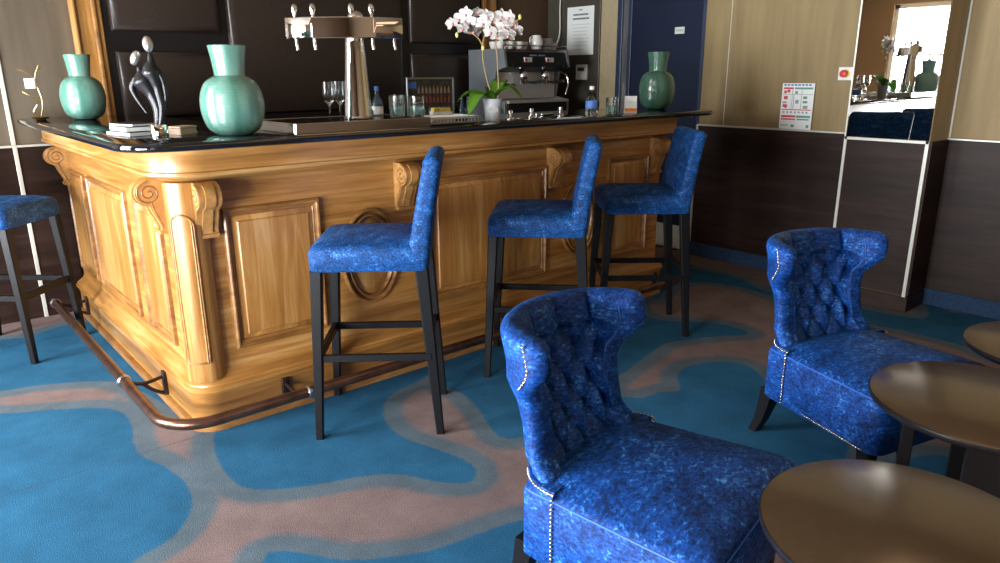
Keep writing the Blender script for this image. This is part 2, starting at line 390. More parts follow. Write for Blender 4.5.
# repeats of the pattern where the photograph does not reach
for (dx, dy, s) in ((-1.9, -2.2, 1.3), (0.6, -3.3, 1.2), (3.0, -2.6, 1.2)):
    B = blobs[2]; cx = sum(p[0] for p in B)/len(B); cy = sum(p[1] for p in B)/len(B)
    blobs.append([((x-cx)*s+cx+dx, (y-cy)*s+cy+dy) for x, y in B])
def field(x, y):
    best = -9.0
    for B, (a0, a1, b0, b1) in zip(blobs, bbs):
        if x < a0-.3 or x > a1+.3 or y < b0-.3 or y > b1+.3: continue
        ins = False; dm = 9.0; n = len(B)
        for i in range(n):
            x1, y1 = B[i]; x2, y2 = B[(i+1) % n]
            if (y1 > y) != (y2 > y) and x < (x2-x1)*(y-y1)/(y2-y1)+x1: ins = not ins
            ex, ey = x2-x1, y2-y1; L = ex*ex+ey*ey+1e-12
            t = max(0, min(1, ((x-x1)*ex+(y-y1)*ey)/L))
            d = math.hypot(x-x1-t*ex, y-y1-t*ey)
            if d < dm: dm = d
        v = dm if ins else -dm
        if v > best: best = v
    return max(-1, min(1, best))
bbs = [(min(p[0] for p in B), max(p[0] for p in B), min(p[1] for p in B), max(p[1] for p in B)) for B in blobs]
bm = NB()
st_ = 0.04; nx = int((XR-XL+0.1)/st_)+1; ny = int((YB-YF+0.1)/st_)+1
g = [[bm.verts.new((XL-.02+i*st_, YF-.02+j*st_, 0)) for j in range(ny)] for i in range(nx)]
for i in range(nx-1):
    for j in range(ny-1): bm.faces.new((g[i][j], g[i+1][j], g[i+1][j+1], g[i][j+1]))
fl = struct('floor', bm, 'carpet')
att = fl.data.attributes.new('field', 'FLOAT', 'POINT')
att.data.foreach_set('value', [field(v.co.x, v.co.y) for v in fl.data.vertices])
# the joint between two carpet lengths
a = atz(0, 497, 0); b_ = atz(208, 433, 0)
dv = (b_-a).normalized(); nv = Vector((-dv.y, dv.x, 0))*0.0016
bm = NB(); a2 = a - dv*0.6
bm.faces.new([bm.verts.new(p) for p in (a2-nv+Vector((0, 0, .0008)), b_-nv+Vector((0, 0, .0008)), b_+nv+Vector((0, 0, .0008)), a2+nv+Vector((0, 0, .0008)))])
struct('trim_1', bm, plain('carpet_joint', (0.02, 0.05, 0.08), 0.9))

struct('ceiling', box(XL-.1, XR+.1, YF-.1, YB+.1, H, H+.1), 'ceiling')
# back wall
struct('wall_back', box(XL-.1, XR+.2, YB, YB+.12, 0, H), 'fabric_grey')
struct('trim_2', add_box(box(XL, 0.195, YB-.015, YB-.001, 0, TR-.006), 0, 0.001, 0, 0.001, 0, 0.001), 'wenge')
def strip(name, *a): return struct(name, box(*a, 0.0015, 1), 'trim')
strip('trim_3', XL, 0.198, YB-.024, YB, TR-.006, TR+.006)
strip('trim_4', -0.028, -0.008, YB-.021, YB-.012, 0.0, TR-.006)
strip('trim_5', -0.028, -0.008, YB-.008, YB, TR+.006, H)
strip('trim_6', -1.35, -1.33, YB-.021, YB-.012, 0.0, TR-.006)
# left wall with its windows
bm = NB()
ys = [YF]; 
for (y0, y1, _, _a, _b) in reversed(WINS): ys += [y0, y1]
ys.append(YB)
for i in range(0, len(ys), 2): add_box(bm, XL-.12, XL, ys[i], ys[i+1], 0, H)
for (y0, y1, _, WS, WT) in WINS:
    add_box(bm, XL-.12, XL, y0, y1, 0, WS); add_box(bm, XL-.12, XL, y0, y1, WT, H)
struct('wall_left', bm, 'plaster')
for k, (y0, y1, _, WS, WT) in enumerate(WINS):
    bm = NB(); xw0, xw1 = XL-.09, XL-.03
    for (a0, a1, c0, c1) in ((y0, y0+.06, WS, WT), (y1-.06, y1, WS, WT), (y0, y1, WS, WS+.06), (y0, y1, WT-.06, WT), ((y0+y1)/2-.03, (y0+y1)/2+.03, WS, WT)):
        add_box(bm, xw0, xw1, a0, a1, c0, c1, 0.004, 1)
    for zz in (WS+(WT-WS)*.34, WS+(WT-WS)*.67): add_box(bm, xw0+.015, xw1-.015, y0, y1, zz-.015, zz+.015)
    wn = struct('window_%d' % (k+1), bm, 'plastic_white')
    obj('pane', box(XL-.062, XL-.058, y0+.05, y1-.05, WS+.05, WT-.05), 'pane', wn)
    obj('sill', box(XL-.02, XL+.14, y0-.05, y1+.05, WS-.03, WS, .006), 'plastic_white', wn)
# front (camera side) wall
struct('wall_front', box(XL-.1, XR+.2, YF-.12, YF, 0, H), 'plaster')
# right wall
struct('wall_right', add_box(box(XR, XR+.12, YF, 0.636, 0, H), XR+.02, XR+.14, 0.636, YB+.1, 0, H), 'fabric')
bm = box(XR-.016, XR-.001, YP0, 0.632, 0.06, TR-.006); add_box(bm, XR-.016, XR-.001, YF, YP1, 0.06, TR-.006)
struct('trim_7', bm, 'wenge')
bm = box(XR-.028, XR, YP0, 0.636, 0, 0.10, .004); add_box(bm, XR-.028, XR, YF, YP1, 0, 0.10, .004)
struct('baseboard_right', bm, 'carpet_skirt')
strip('trim_8', XR-.024, XR, YP0, 0.64, TR-.006, TR+.006)
strip('trim_9', XR-.024, XR, 0.628, 0.644, 0.10, TR)
strip('trim_10', XR-.024, XR, YF, YP1, TR-.006, TR+.004)
strip('trim_11', XR-.003, XR, 0.430, 0.436, TR+.006, H)
# mirrored pier
struct('wall_pier', box(XPL+.012, XR, YP1+.0, YP0, 0, H), 'fabric')
struct('trim_12', box(XPL, XPL+.012, YP1+.014, YP0-.014, .095, TR-.012), 'wenge')
struct('trim_13', add_box(box(XPL+.012, XR-.018, YP1-.012, YP1-.001, .095, TR-.004), XPL+.012, XPL+.02, YP0, YP0+.012, .095, TR), 'wenge')
bm = box(XPL-.006, XR-.02, YP1-.016, YP0+.01, 0, .09, .003)
struct('baseboard_pier', bm, 'wenge')
bm = box(XPL-.006, XPL+.012, YP1-.002, YP1+.016, .09, TR); add_box(bm, XPL-.006, XPL+.012, YP0-.014, YP0+.002, .09, TR); add_box(bm, XPL-.006, XPL+.012, YP1, YP0, TR-.014, TR)
struct('trim_14', bm, 'trim')
strip('trim_15', XR-.006, XR+.0, YP1-.012, YP1-.001, TR, H)
t = thing('wall_mirror', 'frameless mirror on the pier reflecting the bar and a window', 'mirror', (XPL+.012, (YP0+YP1)/2, TR+.002))
hw = (YP0-YP1)/2
obj('mirror_plate', box(-.008, 0, -hw+.002, hw-.002, 0, 0.86, .001, 1), 'mirror', t)
obj('edge_strip', box(-.010, 0, hw-.002, hw+.006, 0, 0.86), 'trim', t)
# recess right of the bar: grey column, cream jamb, navy door
struct('trim_16', box(XR-.02, XR+.02, 1.62, YB, 0, H, .004), 'grey_panel')
struct('trim_17', box(XR-.005, XR+.02, 1.44, 1.62, 0, H), 'cream')
dr = struct('door_1', box(XR-.004, XR+.02, 0.66, 1.30, 0.20, 2.10, .004), 'navy')
struct('trim_18', add_box(add_box(add_box(box(XR-.02, XR+.02, 1.39, 1.44, 0, 2.20, .004), XR-.012, XR+.02, 1.30, 1.335, 0, 2.20, .003), XR-.004, XR+.02, .636, .66, 0, 2.20), XR, XR+.02, .636, 1.44, 2.10, 2.20), 'navy_frame')
struct('trim_19', box(XR-.003, XR+.02, 1.335, 1.39, 0, 2.20), 'steel')
struct('baseboard_door', box(XR-.012, XR+.02, 0.645, 1.30, 0.02, 0.20, .003), 'cream_light')
t = thing('door_plate', 'small cream sign plate on the navy door', 'sign', (XR-.004, .852, 1.645))
obj('plate', box(-.005, 0, -.042, .042, -.024, .024, .002), 'cream_light', t)
bm = NB()
for k in range(7): add_box(bm, -.006, -.0045, -.03+k*.009, -.03+k*.009+.005, -.006, .007)
obj('lettering', bm, 'ink_grey', t)
# back wall behind the bar
def wallbox(nm, x0, x1, z0, z1, d, mat, bev=.004): return struct(nm, box(x0, x1, YB-d, YB, z0, z1, bev), mat)
wallbox('trim_20', 0.372, 0.505, 0, H, .05, 'oak_v', .006)
wallbox('trim_21', 0.352, 0.375, 0, H, .07, 'oak_v', .008)
wallbox('trim_22', 0.455, 0.480, 0, H, .062, 'oak_dark', .008)
wallbox('trim_23', 0.505, 3.27, 0, H, .03, 'black_frame', .002)
wallbox('trim_24', 3.27, 3.31, 0, H, .06, 'oak_v', .006)
wallbox('trim_25', 3.31, 3.42, 0, H, .045, 'oak_v', .006)
wallbox('trim_26', 3.42, 4.02, 0, H, .02, 'brown_panel', .002)
def pillow(x0, x1, z0, z1):
    bm = NB(); n = 14; prof = [(0, 0), (.004, .02), (.014, .034), (.03, .042), (.05, .046)]
    loops = []
    for d, h in prof:
        loops.append([(x0+d, YB-.03-h, z0+d), (x1-d, YB-.03-h, z0+d), (x1-d, YB-.03-h, z1-d), (x0+d, YB-.03-h, z1-d)])
    return add_loft(bm, loops)
for (x0, x1, z0, z1) in ((.55, 1.165, 1.10, 1.485), (.545, 1.165, 1.59, 2.05), (1.215, 2.50, 1.10, 2.05), (2.565, 3.24, 1.06, 1.50), (2.565, 3.24, 1.57, 2.05),
                         (.55, 1.165, 2.12, 2.28), (1.215, 2.5, 2.12, 2.28), (2.565, 3.24, 2.12, 2.28)):
    o = obj('padded_wall_panel', pillow(x0, x1, z0, z1), 'black_leather', None, 40)
    lab = {(.55, 1.10): 'dark padded leather wall panel behind the two-figure sculpture, below the horizontal joint', (.545, 1.59): 'dark padded leather wall panel high at the left, above the horizontal joint',
           (1.215, 1.10): 'wide dark padded wall panel behind the chrome beer tap', (2.565, 1.06): 'dark padded wall panel behind the silver framed picture',
           (2.565, 1.57): 'dark padded wall panel above the silver framed picture, left of the orchid flowers'}.get((x0, z0), 'dark padded wall panel near the ceiling, above the frame of the photo')
    tag(o, lab, 'wall panel', 'padded panels on the wall behind the bar')

# ------------------------------------------------------------------ bar counter
IN = 0.60
def Lplan(e, z, xr, ye, r=.10, r2=.0, r3=.0, inner=IN, n=8):
    P = []
    if r3 > 0:
        P += [(e+r3-r3*sin(PI/2*k/n)*1.0 if False else e+r3*(1-sin(PI/2*k/n)), ye-r3*(1-cos(PI/2*k/n))) for k in range(n+1)]
    else: P += [(e, ye)]*1
    P += [(e+r-r*cos(PI/2*k/n), e+r-r*sin(PI/2*k/n)) for k in range(n+1)]
    if r2 > 0:
        P += [(xr-r2+r2*sin(PI/2*k/n), e+r2-r2*cos(PI/2*k/n)) for k in range(n+1)]
        P += [(xr-r2+r2*cos(PI/2*k/n), inner-r2+r2*sin(PI/2*k/n)) for k in range(n+1)]
    else: P += [(xr, e), (xr, inner)]
    P += [(inner, inner), (inner, ye)]
    return [(x, y, z) for x, y in P]
YE = 2.17
bar = thing('bar_counter', 'long panelled oak bar counter with carved scroll brackets and rounded corner', 'bar counter', (0, 0, 0))
FE = 0.20
XE = 3.02
obj('body', add_loft(NB(), [Lplan(FE, z, XE, YE, .08) for z in (.02, .99)]), 'oak_h', bar, 30)
prof = [(.19, .972), (.175, .976), (.168, .984), (.150, .990), (.128, .993), (.110, .997), (.103, 1.004), (.104, 1.014), (.112, 1.018), (.112, 1.070), (.106, 1.085), (.103, 1.0995)]
obj('cornice', add_loft(NB(), [Lplan(e, z, XE+(FE-e)*.3, YE, max(.06, .28-e)) for e, z in prof]), 'oak_h', bar, 40)
prof = [(.165, 0.0), (.165, .125), (.160, .150), (.152, .158), (.147, .166), (.147, .176), (.156, .182), (.158, .190), (.168, .196), (.19, .212), (.198, .23)]
obj('plinth', add_loft(NB(), [Lplan(e, z, XE+(FE-e)*.3, YE, max(.08, .26-e)) for e, z in prof]), 'oak_h', bar, 40)
obj('kick_strip', add_loft(NB(), [Lplan(e, z, XE, YE, .11) for e, z in ((.145, 0.0), (.145, .028), (.152, .034))]), 'oak_dark', bar, 40)
front = lambda u, z, h: (u, FE-h, z)
left = lambda u, z, h: (FE-h, u, z)
def rect_panel(fn, u0, u1, z0, z1, parent, s=1.0):
    w_ = min(u1-u0, z1-z0)
    outer = [(0, 0), (.002, .014), (.008, .019), (.014, .018), (.018, .010), (.024, .007), (.029, .0075), (.033, .001)]
    def L(d, h): return [fn(u0+d, z0+d, h), fn(u1-d, z0+d, h), fn(u1-d, z1-d, h), fn(u0+d, z1-d, h)]
    fr = obj('panel_moulding', add_loft(NB(), [L(d*s, h) for d, h in outer], cap1=False), 'oak_dark', parent, 30)
    k = .026
    inner = [(.033*s, .0005), (.034*s, .002), (.033*s+k*.75, .009), (.036*s+k*.76, .013), (.036*s+k*.8, .014)]
    obj('raised_panel', add_loft(NB(), [L(d, h) for d, h in inner]), 'oak_panel', parent, 30)
def oval_panel(fn, uc, zc, a, b, parent):
    prof = [(0, 0), (.002, .012), (.008, .018), (.014, .016), (.019, .006), (.024, .005), (.028, .012), (.034, .015), (.040, .010), (.044, .001)]
    n = 48
    def L(d, h): return [fn(uc+(a-d)*cos(2*PI*i/n), zc+(b-d)*sin(2*PI*i/n), h) for i in range(n)]
    obj('oval_moulding', add_loft(NB(), [L(d, h) for d, h in prof], cap1=False), 'oak_dark', parent, 30)
    obj('oval_panel', add_loft(NB(), [L(.044, .0005), L(.06, .006), L(.075, .012), L(.085, .014)]), 'oak_panel', parent, 30)
rect_panel(front, .345, .745, .300, .862, bar)
rect_panel(front, 1.285, 2.05, .300, .885, bar)
rect_panel(front, 2.53, 2.90, .300, .885, bar)
oval_panel(front, .975, .575, .145, .215, bar)
oval_panel(front, 2.30, .575, .145, .215, bar)
rect_panel(left, 1.72, 2.12, .28, .855, bar)
rect_panel(left, .93, 1.64, .28, .86, bar)
rect_panel(left, .44, .78, .28, .86, bar)
def corbel(fn0, uc, wd, parent, zb=.765, zt=.974):
    fn = lambda d, z, u: fn0(u, z, d)
    r = .046; cz = zt-r-.004; cd = .058
    pts = [(0, zt), (cd, zt)]
    pts += [(cd+r*sin(t_), cz+r*cos(t_)) for t_ in [PI*k/14 for k in range(1, 12)]]
    low = [(.058, cz-.052), (.050, cz-.075), (.036, cz-.105), (.026, cz-.130), (.026, zb+.016), (.034, zb+.012), (.034, zb), (0, zb)]
    pts += low
    bm = NB(); add_prism(bm, pts, fn, uc-wd/2, uc+wd/2)
    # raised centre band on the face of the scroll
    pts2 = [(max(0, d+.006) if d > .001 else 0, z) for d, z in pts[2:-3]]
    pts2 = [(0, zt-.004)] + pts2 + [(0, zb+.03)]
    add_prism(bm, pts2, fn, uc-wd*.22, uc+wd*.22)
    c = obj('corbel', bm, 'oak_carved', parent, 35)
    for side in (-1, 1):
        sp = []; bm = NB()
        for k in range(46):
            tt = k/45; an = PI/2 - tt*2.1*2*PI; rr = (.040)*(1-tt)**.9+.004
            sp.append(fn(cd+rr*cos(an), cz+rr*sin(an), uc+side*(wd/2)))
        tail = [fn(d-.012, z, uc+side*wd/2) for d, z in ((.066, cz-.03), (.056, cz-.07), (.040, cz-.11), (.032, cz-.135))]
        add_tube(bm, sp, .0028, 6); add_tube(bm, tail, .0026, 6)
        obj('scroll_carving', bm, 'oak_dark', c, 60)
    return c
for u in (.280, 1.155, 2.095, 2.955): corbel(front, u, .082, bar)
for u in (.395, 2.10): corbel(left, u, .082, bar)
# rounded corner column with its arched bead
CC = (.234, .234); CR = .072
bm = NB(); add_lathe(bm, [(CR, .205), (CR, .975)], (CC[0], CC[1], 0), 40)
col_ = obj('corner_column', bm, 'oak_v', bar, 40)
mid_a = math.atan2(-1, -1) + .10
def oncyl(s_, z, lift=.001): an = mid_a + s_/CR; return (CC[0]+(CR+lift)*cos(an), CC[1]+(CR+lift)*sin(an), z)
for off, rr, mt_ in ((.046, .0042, 'oak_dark'), (.038, .0030, 'oak_carved')):
    pth = [oncyl(-off, .285+k*(.86-off-.285)/10) for k in range(10)]
    pth += [oncyl(-off*cos(PI*k/14), .86-off+off*sin(PI*k/14)) for k in range(15)]
    pth += [oncyl(off, .86-off-k*(.86-off-.285)/10) for k in range(1, 11)]
    pth += [oncyl(off-2*off*k/6, .285) for k in range(1, 6)]
    obj('arched_bead', add_tube(NB(), pth, rr, 8, closed=True), mt_, col_, 60)
# black stone top
top_prof = [(.012, 1.1005), (.003, 1.104), (0, 1.111), (0, 1.119), (.003, 1.126), (.012, 1.130)]
o = obj('countertop', add_loft(NB(), [Lplan(e, z, 3.33-e, 2.14-e, .16-e, .13, .05, inner=IN+.04-e) for e, z in top_prof]), 'granite', None, 40)
tag(o, 'polished black stone countertop lying along the oak bar', 'countertop')
# foot rail
rail = thing('foot_rail', 'bronze foot rail bent around the corner of the oak bar', 'foot rail', (0, 0, 0))
RZ = .125; rx = .010; ryf = -.005; rr_ = .17
pth = [(rx, 2.02, RZ), (rx, 1.2, RZ), (rx, .6, RZ)]
pth += [(rx+rr_-rr_*cos(PI/2*k/12), ryf+rr_-rr_*sin(PI/2*k/12), RZ) for k in range(13)]
pth += [(.6, ryf, RZ), (1.5, ryf, RZ), (3.0, ryf, RZ)]
obj('rail', add_tube(NB(), pth, .0215, 20), 'bronze', rail, 50)
def ring(c, ax, r=.0275, h=.012):
    m4 = Vector(ax).to_track_quat('Z', 'Y').to_matrix().to_4x4()
    return add_lathe(NB(), [(r-.004, -h), (r, -h*.6), (r, h*.6), (r-.004, h)], c, 24, M4=m4)
for (c, ax) in (((rx, 2.02, RZ), (0, 1, 0)), ((rx, .60, RZ), (0, 1, 0)), ((.545, ryf, RZ), (1, 0, 0)), ((1.75, ryf, RZ), (1, 0, 0)), ((3.0, ryf, RZ), (1, 0, 0))):
    obj('collar', ring(c, ax), 'steel', rail, 50)
    bm = NB()
    if ax[1]:
        mp_ = [(rx+.01, c[1]-.03, RZ-.002), (rx+.07, c[1]-.03, RZ-.02), (.163, c[1]-.03, .118)]; mp2 = [(rx+.06, c[1]-.03, RZ-.018), (rx+.10, c[1]-.03, .065), (.158, c[1]-.03, .035)]
        add_box(bm, .150, .166, c[1]-.045, c[1]-.015, .02, .14, .003)
    else:
        mp_ = [(c[0]-.03, ryf+.01, RZ-.002), (c[0]-.03, ryf+.07, RZ-.02), (c[0]-.03, .163, .118)]; mp2 = [(c[0]-.03, ryf+.06, RZ-.018), (c[0]-.03, ryf+.10, .065), (c[0]-.03, .158, .035)]
        add_box(bm, c[0]-.045, c[0]-.015, .150, .166, .02, .14, .003)
    add_tube(bm, smooth_path(mp_, 5), .008, 8); add_tube(bm, smooth_path(mp2, 5), .008, 8)
    obj('bracket', bm, 'iron', rail, 50)

# ------------------------------------------------------------------ bar stools
def tapered(bm, p0, p1, w0, w1, d0, d1):
    """square tapered leg from p0 (top) to p1 (foot); w along x, d along y"""
    L = []
    for p, w_, d_ in ((p0, w0, d0), (p1, w1, d1)):
        c = .12
        L.append([(p[0]+sx*w_/2, p[1]+sy*d_/2, p[2]) for sx, sy in ((-1, -1+c*2), (-1+c*2, -1), (1-c*2, -1), (1, -1+c*2), (1, 1-c*2), (1-c*2, 1), (-1+c*2, 1), (-1, 1-c*2))])
    return add_loft(bm, L)
def cushion(bm, x0, x1, y0, y1, z0, z1, r=.03, dome=.012, n=14, taper=None):
    """soft upholstered block with rounded top edge"""
    def loop(i, z):
        rr = max(.006, r*.9 - 0*i)
        P = []
        for (cx, cy, a0) in ((x1-i-rr, y1-i-rr, 0), (x0+i+rr, y1-i-rr, 90), (x0+i+rr, y0+i+rr, 180), (x1-i-rr, y0+i+rr, 270)):
            for k in range(6):
                an = math.radians(a0+k*18); P.append((cx+rr*cos(an), cy+rr*sin(an), z))
        return P
    L = [loop(.006, z0), loop(0, z0+.006), loop(0, z1-r)]
    for k in range(1, 6): an = k*PI/12; L.append(loop(r*(1-cos(an)), z1-r+r*sin(an)))
    for k in range(1, 5): L.append(loop(r*.75+k*(min(x1-x0, y1-y0)*.5-r*2.2)/4, z1+dome*(k/4)**.6))
    return add_loft(bm, L)
def make_stool():
    t = thing('bar_stool', 'x', 'bar stool', group=None)
    hb, ht = .662, .765
    bm = NB(); cushion(bm, -.21, .21, -.215, .215, hb, ht-.004, .036, .018); obj('seat', bm, 'velvet_stool', t, 60)
    # backrest: slab leaning back, slightly curved at the top
    L = []
    zs = [hb+.004, .72, .80, .88, .96, 1.02, 1.05, 1.063, 1.069]
    for z in zs:
        s_ = (z-hb)/(1.069-hb); yc = -.174 - .070*s_**1.2
        th = .078 - .016*s_; wd = .208+.004*s_
        if z > 1.04: th *= (1.06 if z < 1.055 else (.75 if z < 1.066 else .35)); wd -= (0 if z < 1.055 else (.006 if z < 1.066 else .018))
        rr = min(.022, th*.45); P = []
        for (cx, cy, a0) in ((wd-rr, yc+th/2-rr, 0), (-wd+rr, yc+th/2-rr, 90), (-wd+rr, yc-th/2+rr, 180), (wd-rr, yc-th/2+rr, 270)):
            for k in range(5):
                an = math.radians(a0+k*22.5); P.append((cx+rr*cos(an), cy+rr*sin(an), z))
        L.append(P)
    obj('backrest', add_loft(NB(), L), 'velvet_stool', t, 60)
    fx, fy, bx_, by_ = .198, .222, .180, .240
    for s in (-1, 1):
        obj('leg', tapered(NB(), (s*.180, .190, hb+.002), (s*fx, fy, 0), .044, .028, .044, .028), 'black_leg', t, 30)
        obj('leg', tapered(NB(), (s*.178, -.190, hb+.002), (s*bx_, -by_, 0), .042, .026, .050, .030), 'black_leg', t, 30)
    def lerp(s, yf, z):   # leg centre at height z
        k = 1-z/hb
        return (s*(.180+(fx-.180)*k), .190+(fy-.190)*k, z) if yf > 0 else (s*(.178+(bx_-.178)*k), -.190-(by_-.190)*k, z)
    for s, z in ((-1, .325), (1, .325)):
        a_, c_ = lerp(s, 1, z), lerp(s, -1, z); bm = NB()
        add_box(bm, min(a_[0], c_[0])-.009+.0, min(a_[0], c_[0])+.009, c_[1], a_[1], z-.014, z+.014, .002, 1); obj('stretcher', bm, 'black_leg', t)
    a_ = lerp(1, 1, .325); bm = NB(); add_box(bm, -a_[0], a_[0], a_[1]-.009, a_[1]+.009, .307, .343, .002, 1); obj('stretcher', bm, 'black_leg', t, label='front stretcher used as a foot bar')
    a_ = lerp(1, -1, .36); bm = NB(); add_box(bm, -a_[0], a_[0], a_[1]-.009, a_[1]+.009, .346, .374, .002, 1); obj('stretcher', bm, 'black_leg', t)
    return t
st0 = make_stool()
def pose(o, x, y, th): o.location = (x, y, 0); o.rotation_euler = (0, 0, th-PI/2)
for k, (x, y, th, lab) in enumerate(((.794, -.149, 2.477, 'blue velvet bar stool before the oval panel, nearest to the bar corner column'),
                    (1.651, -.165, 2.334, 'middle blue velvet bar stool in front of the bar, partly hidden by the armchair'),
                    (2.419, -.136, 2.448, 'blue velvet bar stool at the far right end of the bar, beside the dark wainscot'),
                    (-.225, 1.735, -.751, 'blue velvet stool beside the left face of the bar, cut off by the photo'))):
    s_ = st0 if k == 0 else dup(st0)
    pose(s_, x, y, th); tag(s_, lab, 'bar stool', 'velvet bar stools at the bar')

# ------------------------------------------------------------------ armchairs
def make_armchair():
    t = thing('armchair', 'x', 'armchair')
    hs, hb, hr = .385, .765, .185
    # seat: flared block with domed top
    wb, wf, Dp = .250, .292, .405
    def seatloop(i, z, y0=-.10, ins=0.0):
        P = []
        corners = [((wf-i), Dp-i, .05), (-(wf-i), Dp-i, .05), (-(wb-i), y0+i, .03), ((wb-i), y0+i, .03)]
        n = len(corners)
        for k in range(n):
            cx, cy, rr = corners[k]; rr = max(.008, rr)
            px_, py_, _ = corners[k-1]; nx_, ny_, _ = corners[(k+1) % n]
            c = Vector((cx, cy)); a_ = (Vector((px_, py_))-c).normalized(); b2 = (Vector((nx_, ny_))-c).normalized()
            for s_ in range(7):
                u = s_/6; p = (c+a_*rr)*(1-u)**2 + c*2*u*(1-u) + (c+b2*rr)*u*u
                P.append((p.x, p.y, z))
        # bulge of front edge
        return [(x, y+(.02*(1-(x/wf)**2) if y > .3 else 0), z_) for x, y, z_ in P]
    L = [seatloop(.008, hr), seatloop(0, hr+.008), seatloop(0, .30), seatloop(.0, hs-.022), seatloop(.006, hs-.008), seatloop(.016, hs-.001), seatloop(.03, hs+.004), seatloop(.07, hs+.016), seatloop(.12, hs+.024), seatloop(.18, hs+.028)]
    obj('seat', add_loft(NB(), L), 'velvet', t, 60)
    pl = [seatloop(.004, hs-.012)[k] for k in range(28)]
    obj('seat_piping', add_tube(NB(), pl, .0026, 6, closed=True), 'piping', t, 60)
    # curved base below the back
    def backpath(s, W, yc, ye):        # s -1..1 ; U shape with centre yc and ends ye
        a_ = s*PI/2; x = W*math.copysign(abs(sin(a_)), a_)
        y = yc + (ye-yc)*(1-max(0, cos(a_))**.9)
        return Vector((x, y, 0))
    n = 40
    def loopbase(W, yc, ye, z, ins=.0):
        out = [backpath(-1+2*k/n, W-ins, yc+ins, ye) for k in range(n+1)]
        inn = [Vector((p.x*.82, max(p.y+.06, -.14), 0)) for p in reversed(out)]
        inn[0].y = ye; inn[-1].y = ye
        return [(p.x, p.y, z) for p in out+inn]
    L = [loopbase(.222, -.160, .0, hr, .01), loopbase(.226, -.165, .0, hr+.01), loopbase(.248, -.168, .0, .30), loopbase(.256, -.170, .0, hs), loopbase(.250, -.170, 0, hs+.01)]
    obj('back_base', add_loft(NB(), L), 'velvet', t, 50)
    # tufted winged backrest
    NU, NV = 150, 60
    def half(z):   # half width, centre y of inner face, end y
        s_ = (z-hs)/(hb-hs)
        waist = 1-s_
        wg_ = max(0, min(1, (s_-.50)/.20)); wg_ = wg_*wg_*(3-2*wg_)
        W = .200 - .020*sin(PI*min(1, s_/.70)) + .030*wg_ + .010*max(0, (s_-.6)/.4)
        if s_ > .5: W = W
        yc = -.115 - .125*s_
        ye = .0 - .045*sin(PI*min(1, s_/.75))**1 + .015*max(0, (s_-.5)/.5) - .03*s_
        if s_ < .62: wing = 0
        else: wing = (min(1, (s_-.62)/.16))**.7
        ye = -.012 - .055*s_ - .048*(1-wing) * (1 if s_ > .12 else s_/.12) + .03*wing
        return W, yc, ye
    du, dvv = .33, .150       # diamond lattice in u and metres of z
    def tuft(u, z):
        s_ = (z-hs)/(hb-hs)
        zt = .682                                # first button row
        fade = max(0, min(1, (.76-abs(u))/.10))
        if fade <= 0: return 0
        if z > zt:
            p = u/du + .5
            h = abs(sin(PI*p))**.38
            fz = max(0, min(1, (hb+.02-z)/.06)); 
            return -.038*(1-h)*fade*(.35+.65*fz)
        zz = (z-zt)/dvv; p = u/du+.5
        A = (p+zz); B = (p-zz)
        h = (abs(sin(PI*A))*abs(sin(PI*B)))**.36
        # depth at the buttons
        dist = min(math.hypot((u-bu)*.30, z-bz) for bu, bz in buttons)
        return (-.032*(1-h) - .030*math.exp(-(dist/.022)**2))*fade
    buttons = []
    for r_ in range(4):
        off = 0 if r_ % 2 == 0 else .5
        for k in range(-3, 4):
            u = (k+ .5 + off)*du - 0
            if abs(u) < .72: buttons.append((u, .682-r_*dvv*.5))
    T = .070
    bm = NB(); rings = []
    us = [-1 + 2*k/NU for k in range(NU+1)]
    for u in us:
        edge = max(0, (abs(u)-.90)/.10); tk = math.sqrt(max(0.0, 1-edge**2))
        loop = []
        def pos(z, side):
            W, yc, ye = half(max(hs, min(hb, z)))
            p = backpath(u*(1.0), W, yc, ye); q1 = backpath(min(1, u+.01), W, yc, ye); q0 = backpath(max(-1, u-.01), W, yc, ye)
            tdir = (q1-q0).normalized(); nrm = Vector((-tdir.y, tdir.x, 0))      # towards the sitter
            return p, nrm
        z0 = hs-.05
        thick = T*max(.08, tk)
        # inner face up
        for j in range(NV+1):
            z = z0+(hb-.032-z0)*j/NV
            p, nrm = pos(z, 0)
            q_ = p + nrm*(thick*.5 + tuft(u, z)); loop.append((q_.x, q_.y, z))
        # top roll
        for j in range(1, 9):
            an = PI*j/9; z = hb-.032+.032*sin(an)*max(.3, tk)
            p, nrm = pos(z, 0)
            q_ = p + nrm*(thick*.5*cos(an) + tuft(u, min(z, hb-.002))*max(0, cos(an))); loop.append((q_.x, q_.y, z))
        for j in range(13):
            z = hb-.032-(hb-.032-z0)*j/12
            p, nrm = pos(z, 1)
            q_ = p - nrm*thick*.5; loop.append((q_.x, q_.y, z))
        rings.append([bm.verts.new(c) for c in loop])
    nl = len(rings[0])
    for A_, B_ in zip(rings[:-1], rings[1:]):
        for i in range(nl):
            j = (i+1) % nl; bm.faces.new((A_[i], A_[j], B_[j], B_[i]))
    bm.faces.new(rings[0]); bm.faces.new(list(reversed(rings[-1])))
    obj('backrest', bm, 'velvet', t, 70)
    # nailhead trim: ribbon with domed heads along base edges, the seat joint and the wings
    def nails(path, name='nailhead_trim'):
        bm = NB(); tot = 0; P = [Vector(p) for p in path]; step = .0115; carry = 0
        for a_, c_ in zip(P[:-1], P[1:]):
            L_ = (c_-a_).length; d_ = carry
            while d_ < L_:
                bmesh.ops.create_icosphere(bm, subdivisions=1, radius=.0042, matrix=Matrix.Translation(a_.lerp(c_, d_/L_)))
                d_ += step
            carry = d_-L_
        add_tube(bm, path, .0014, 5)
        obj(name, bm, 'nail', t, 80)
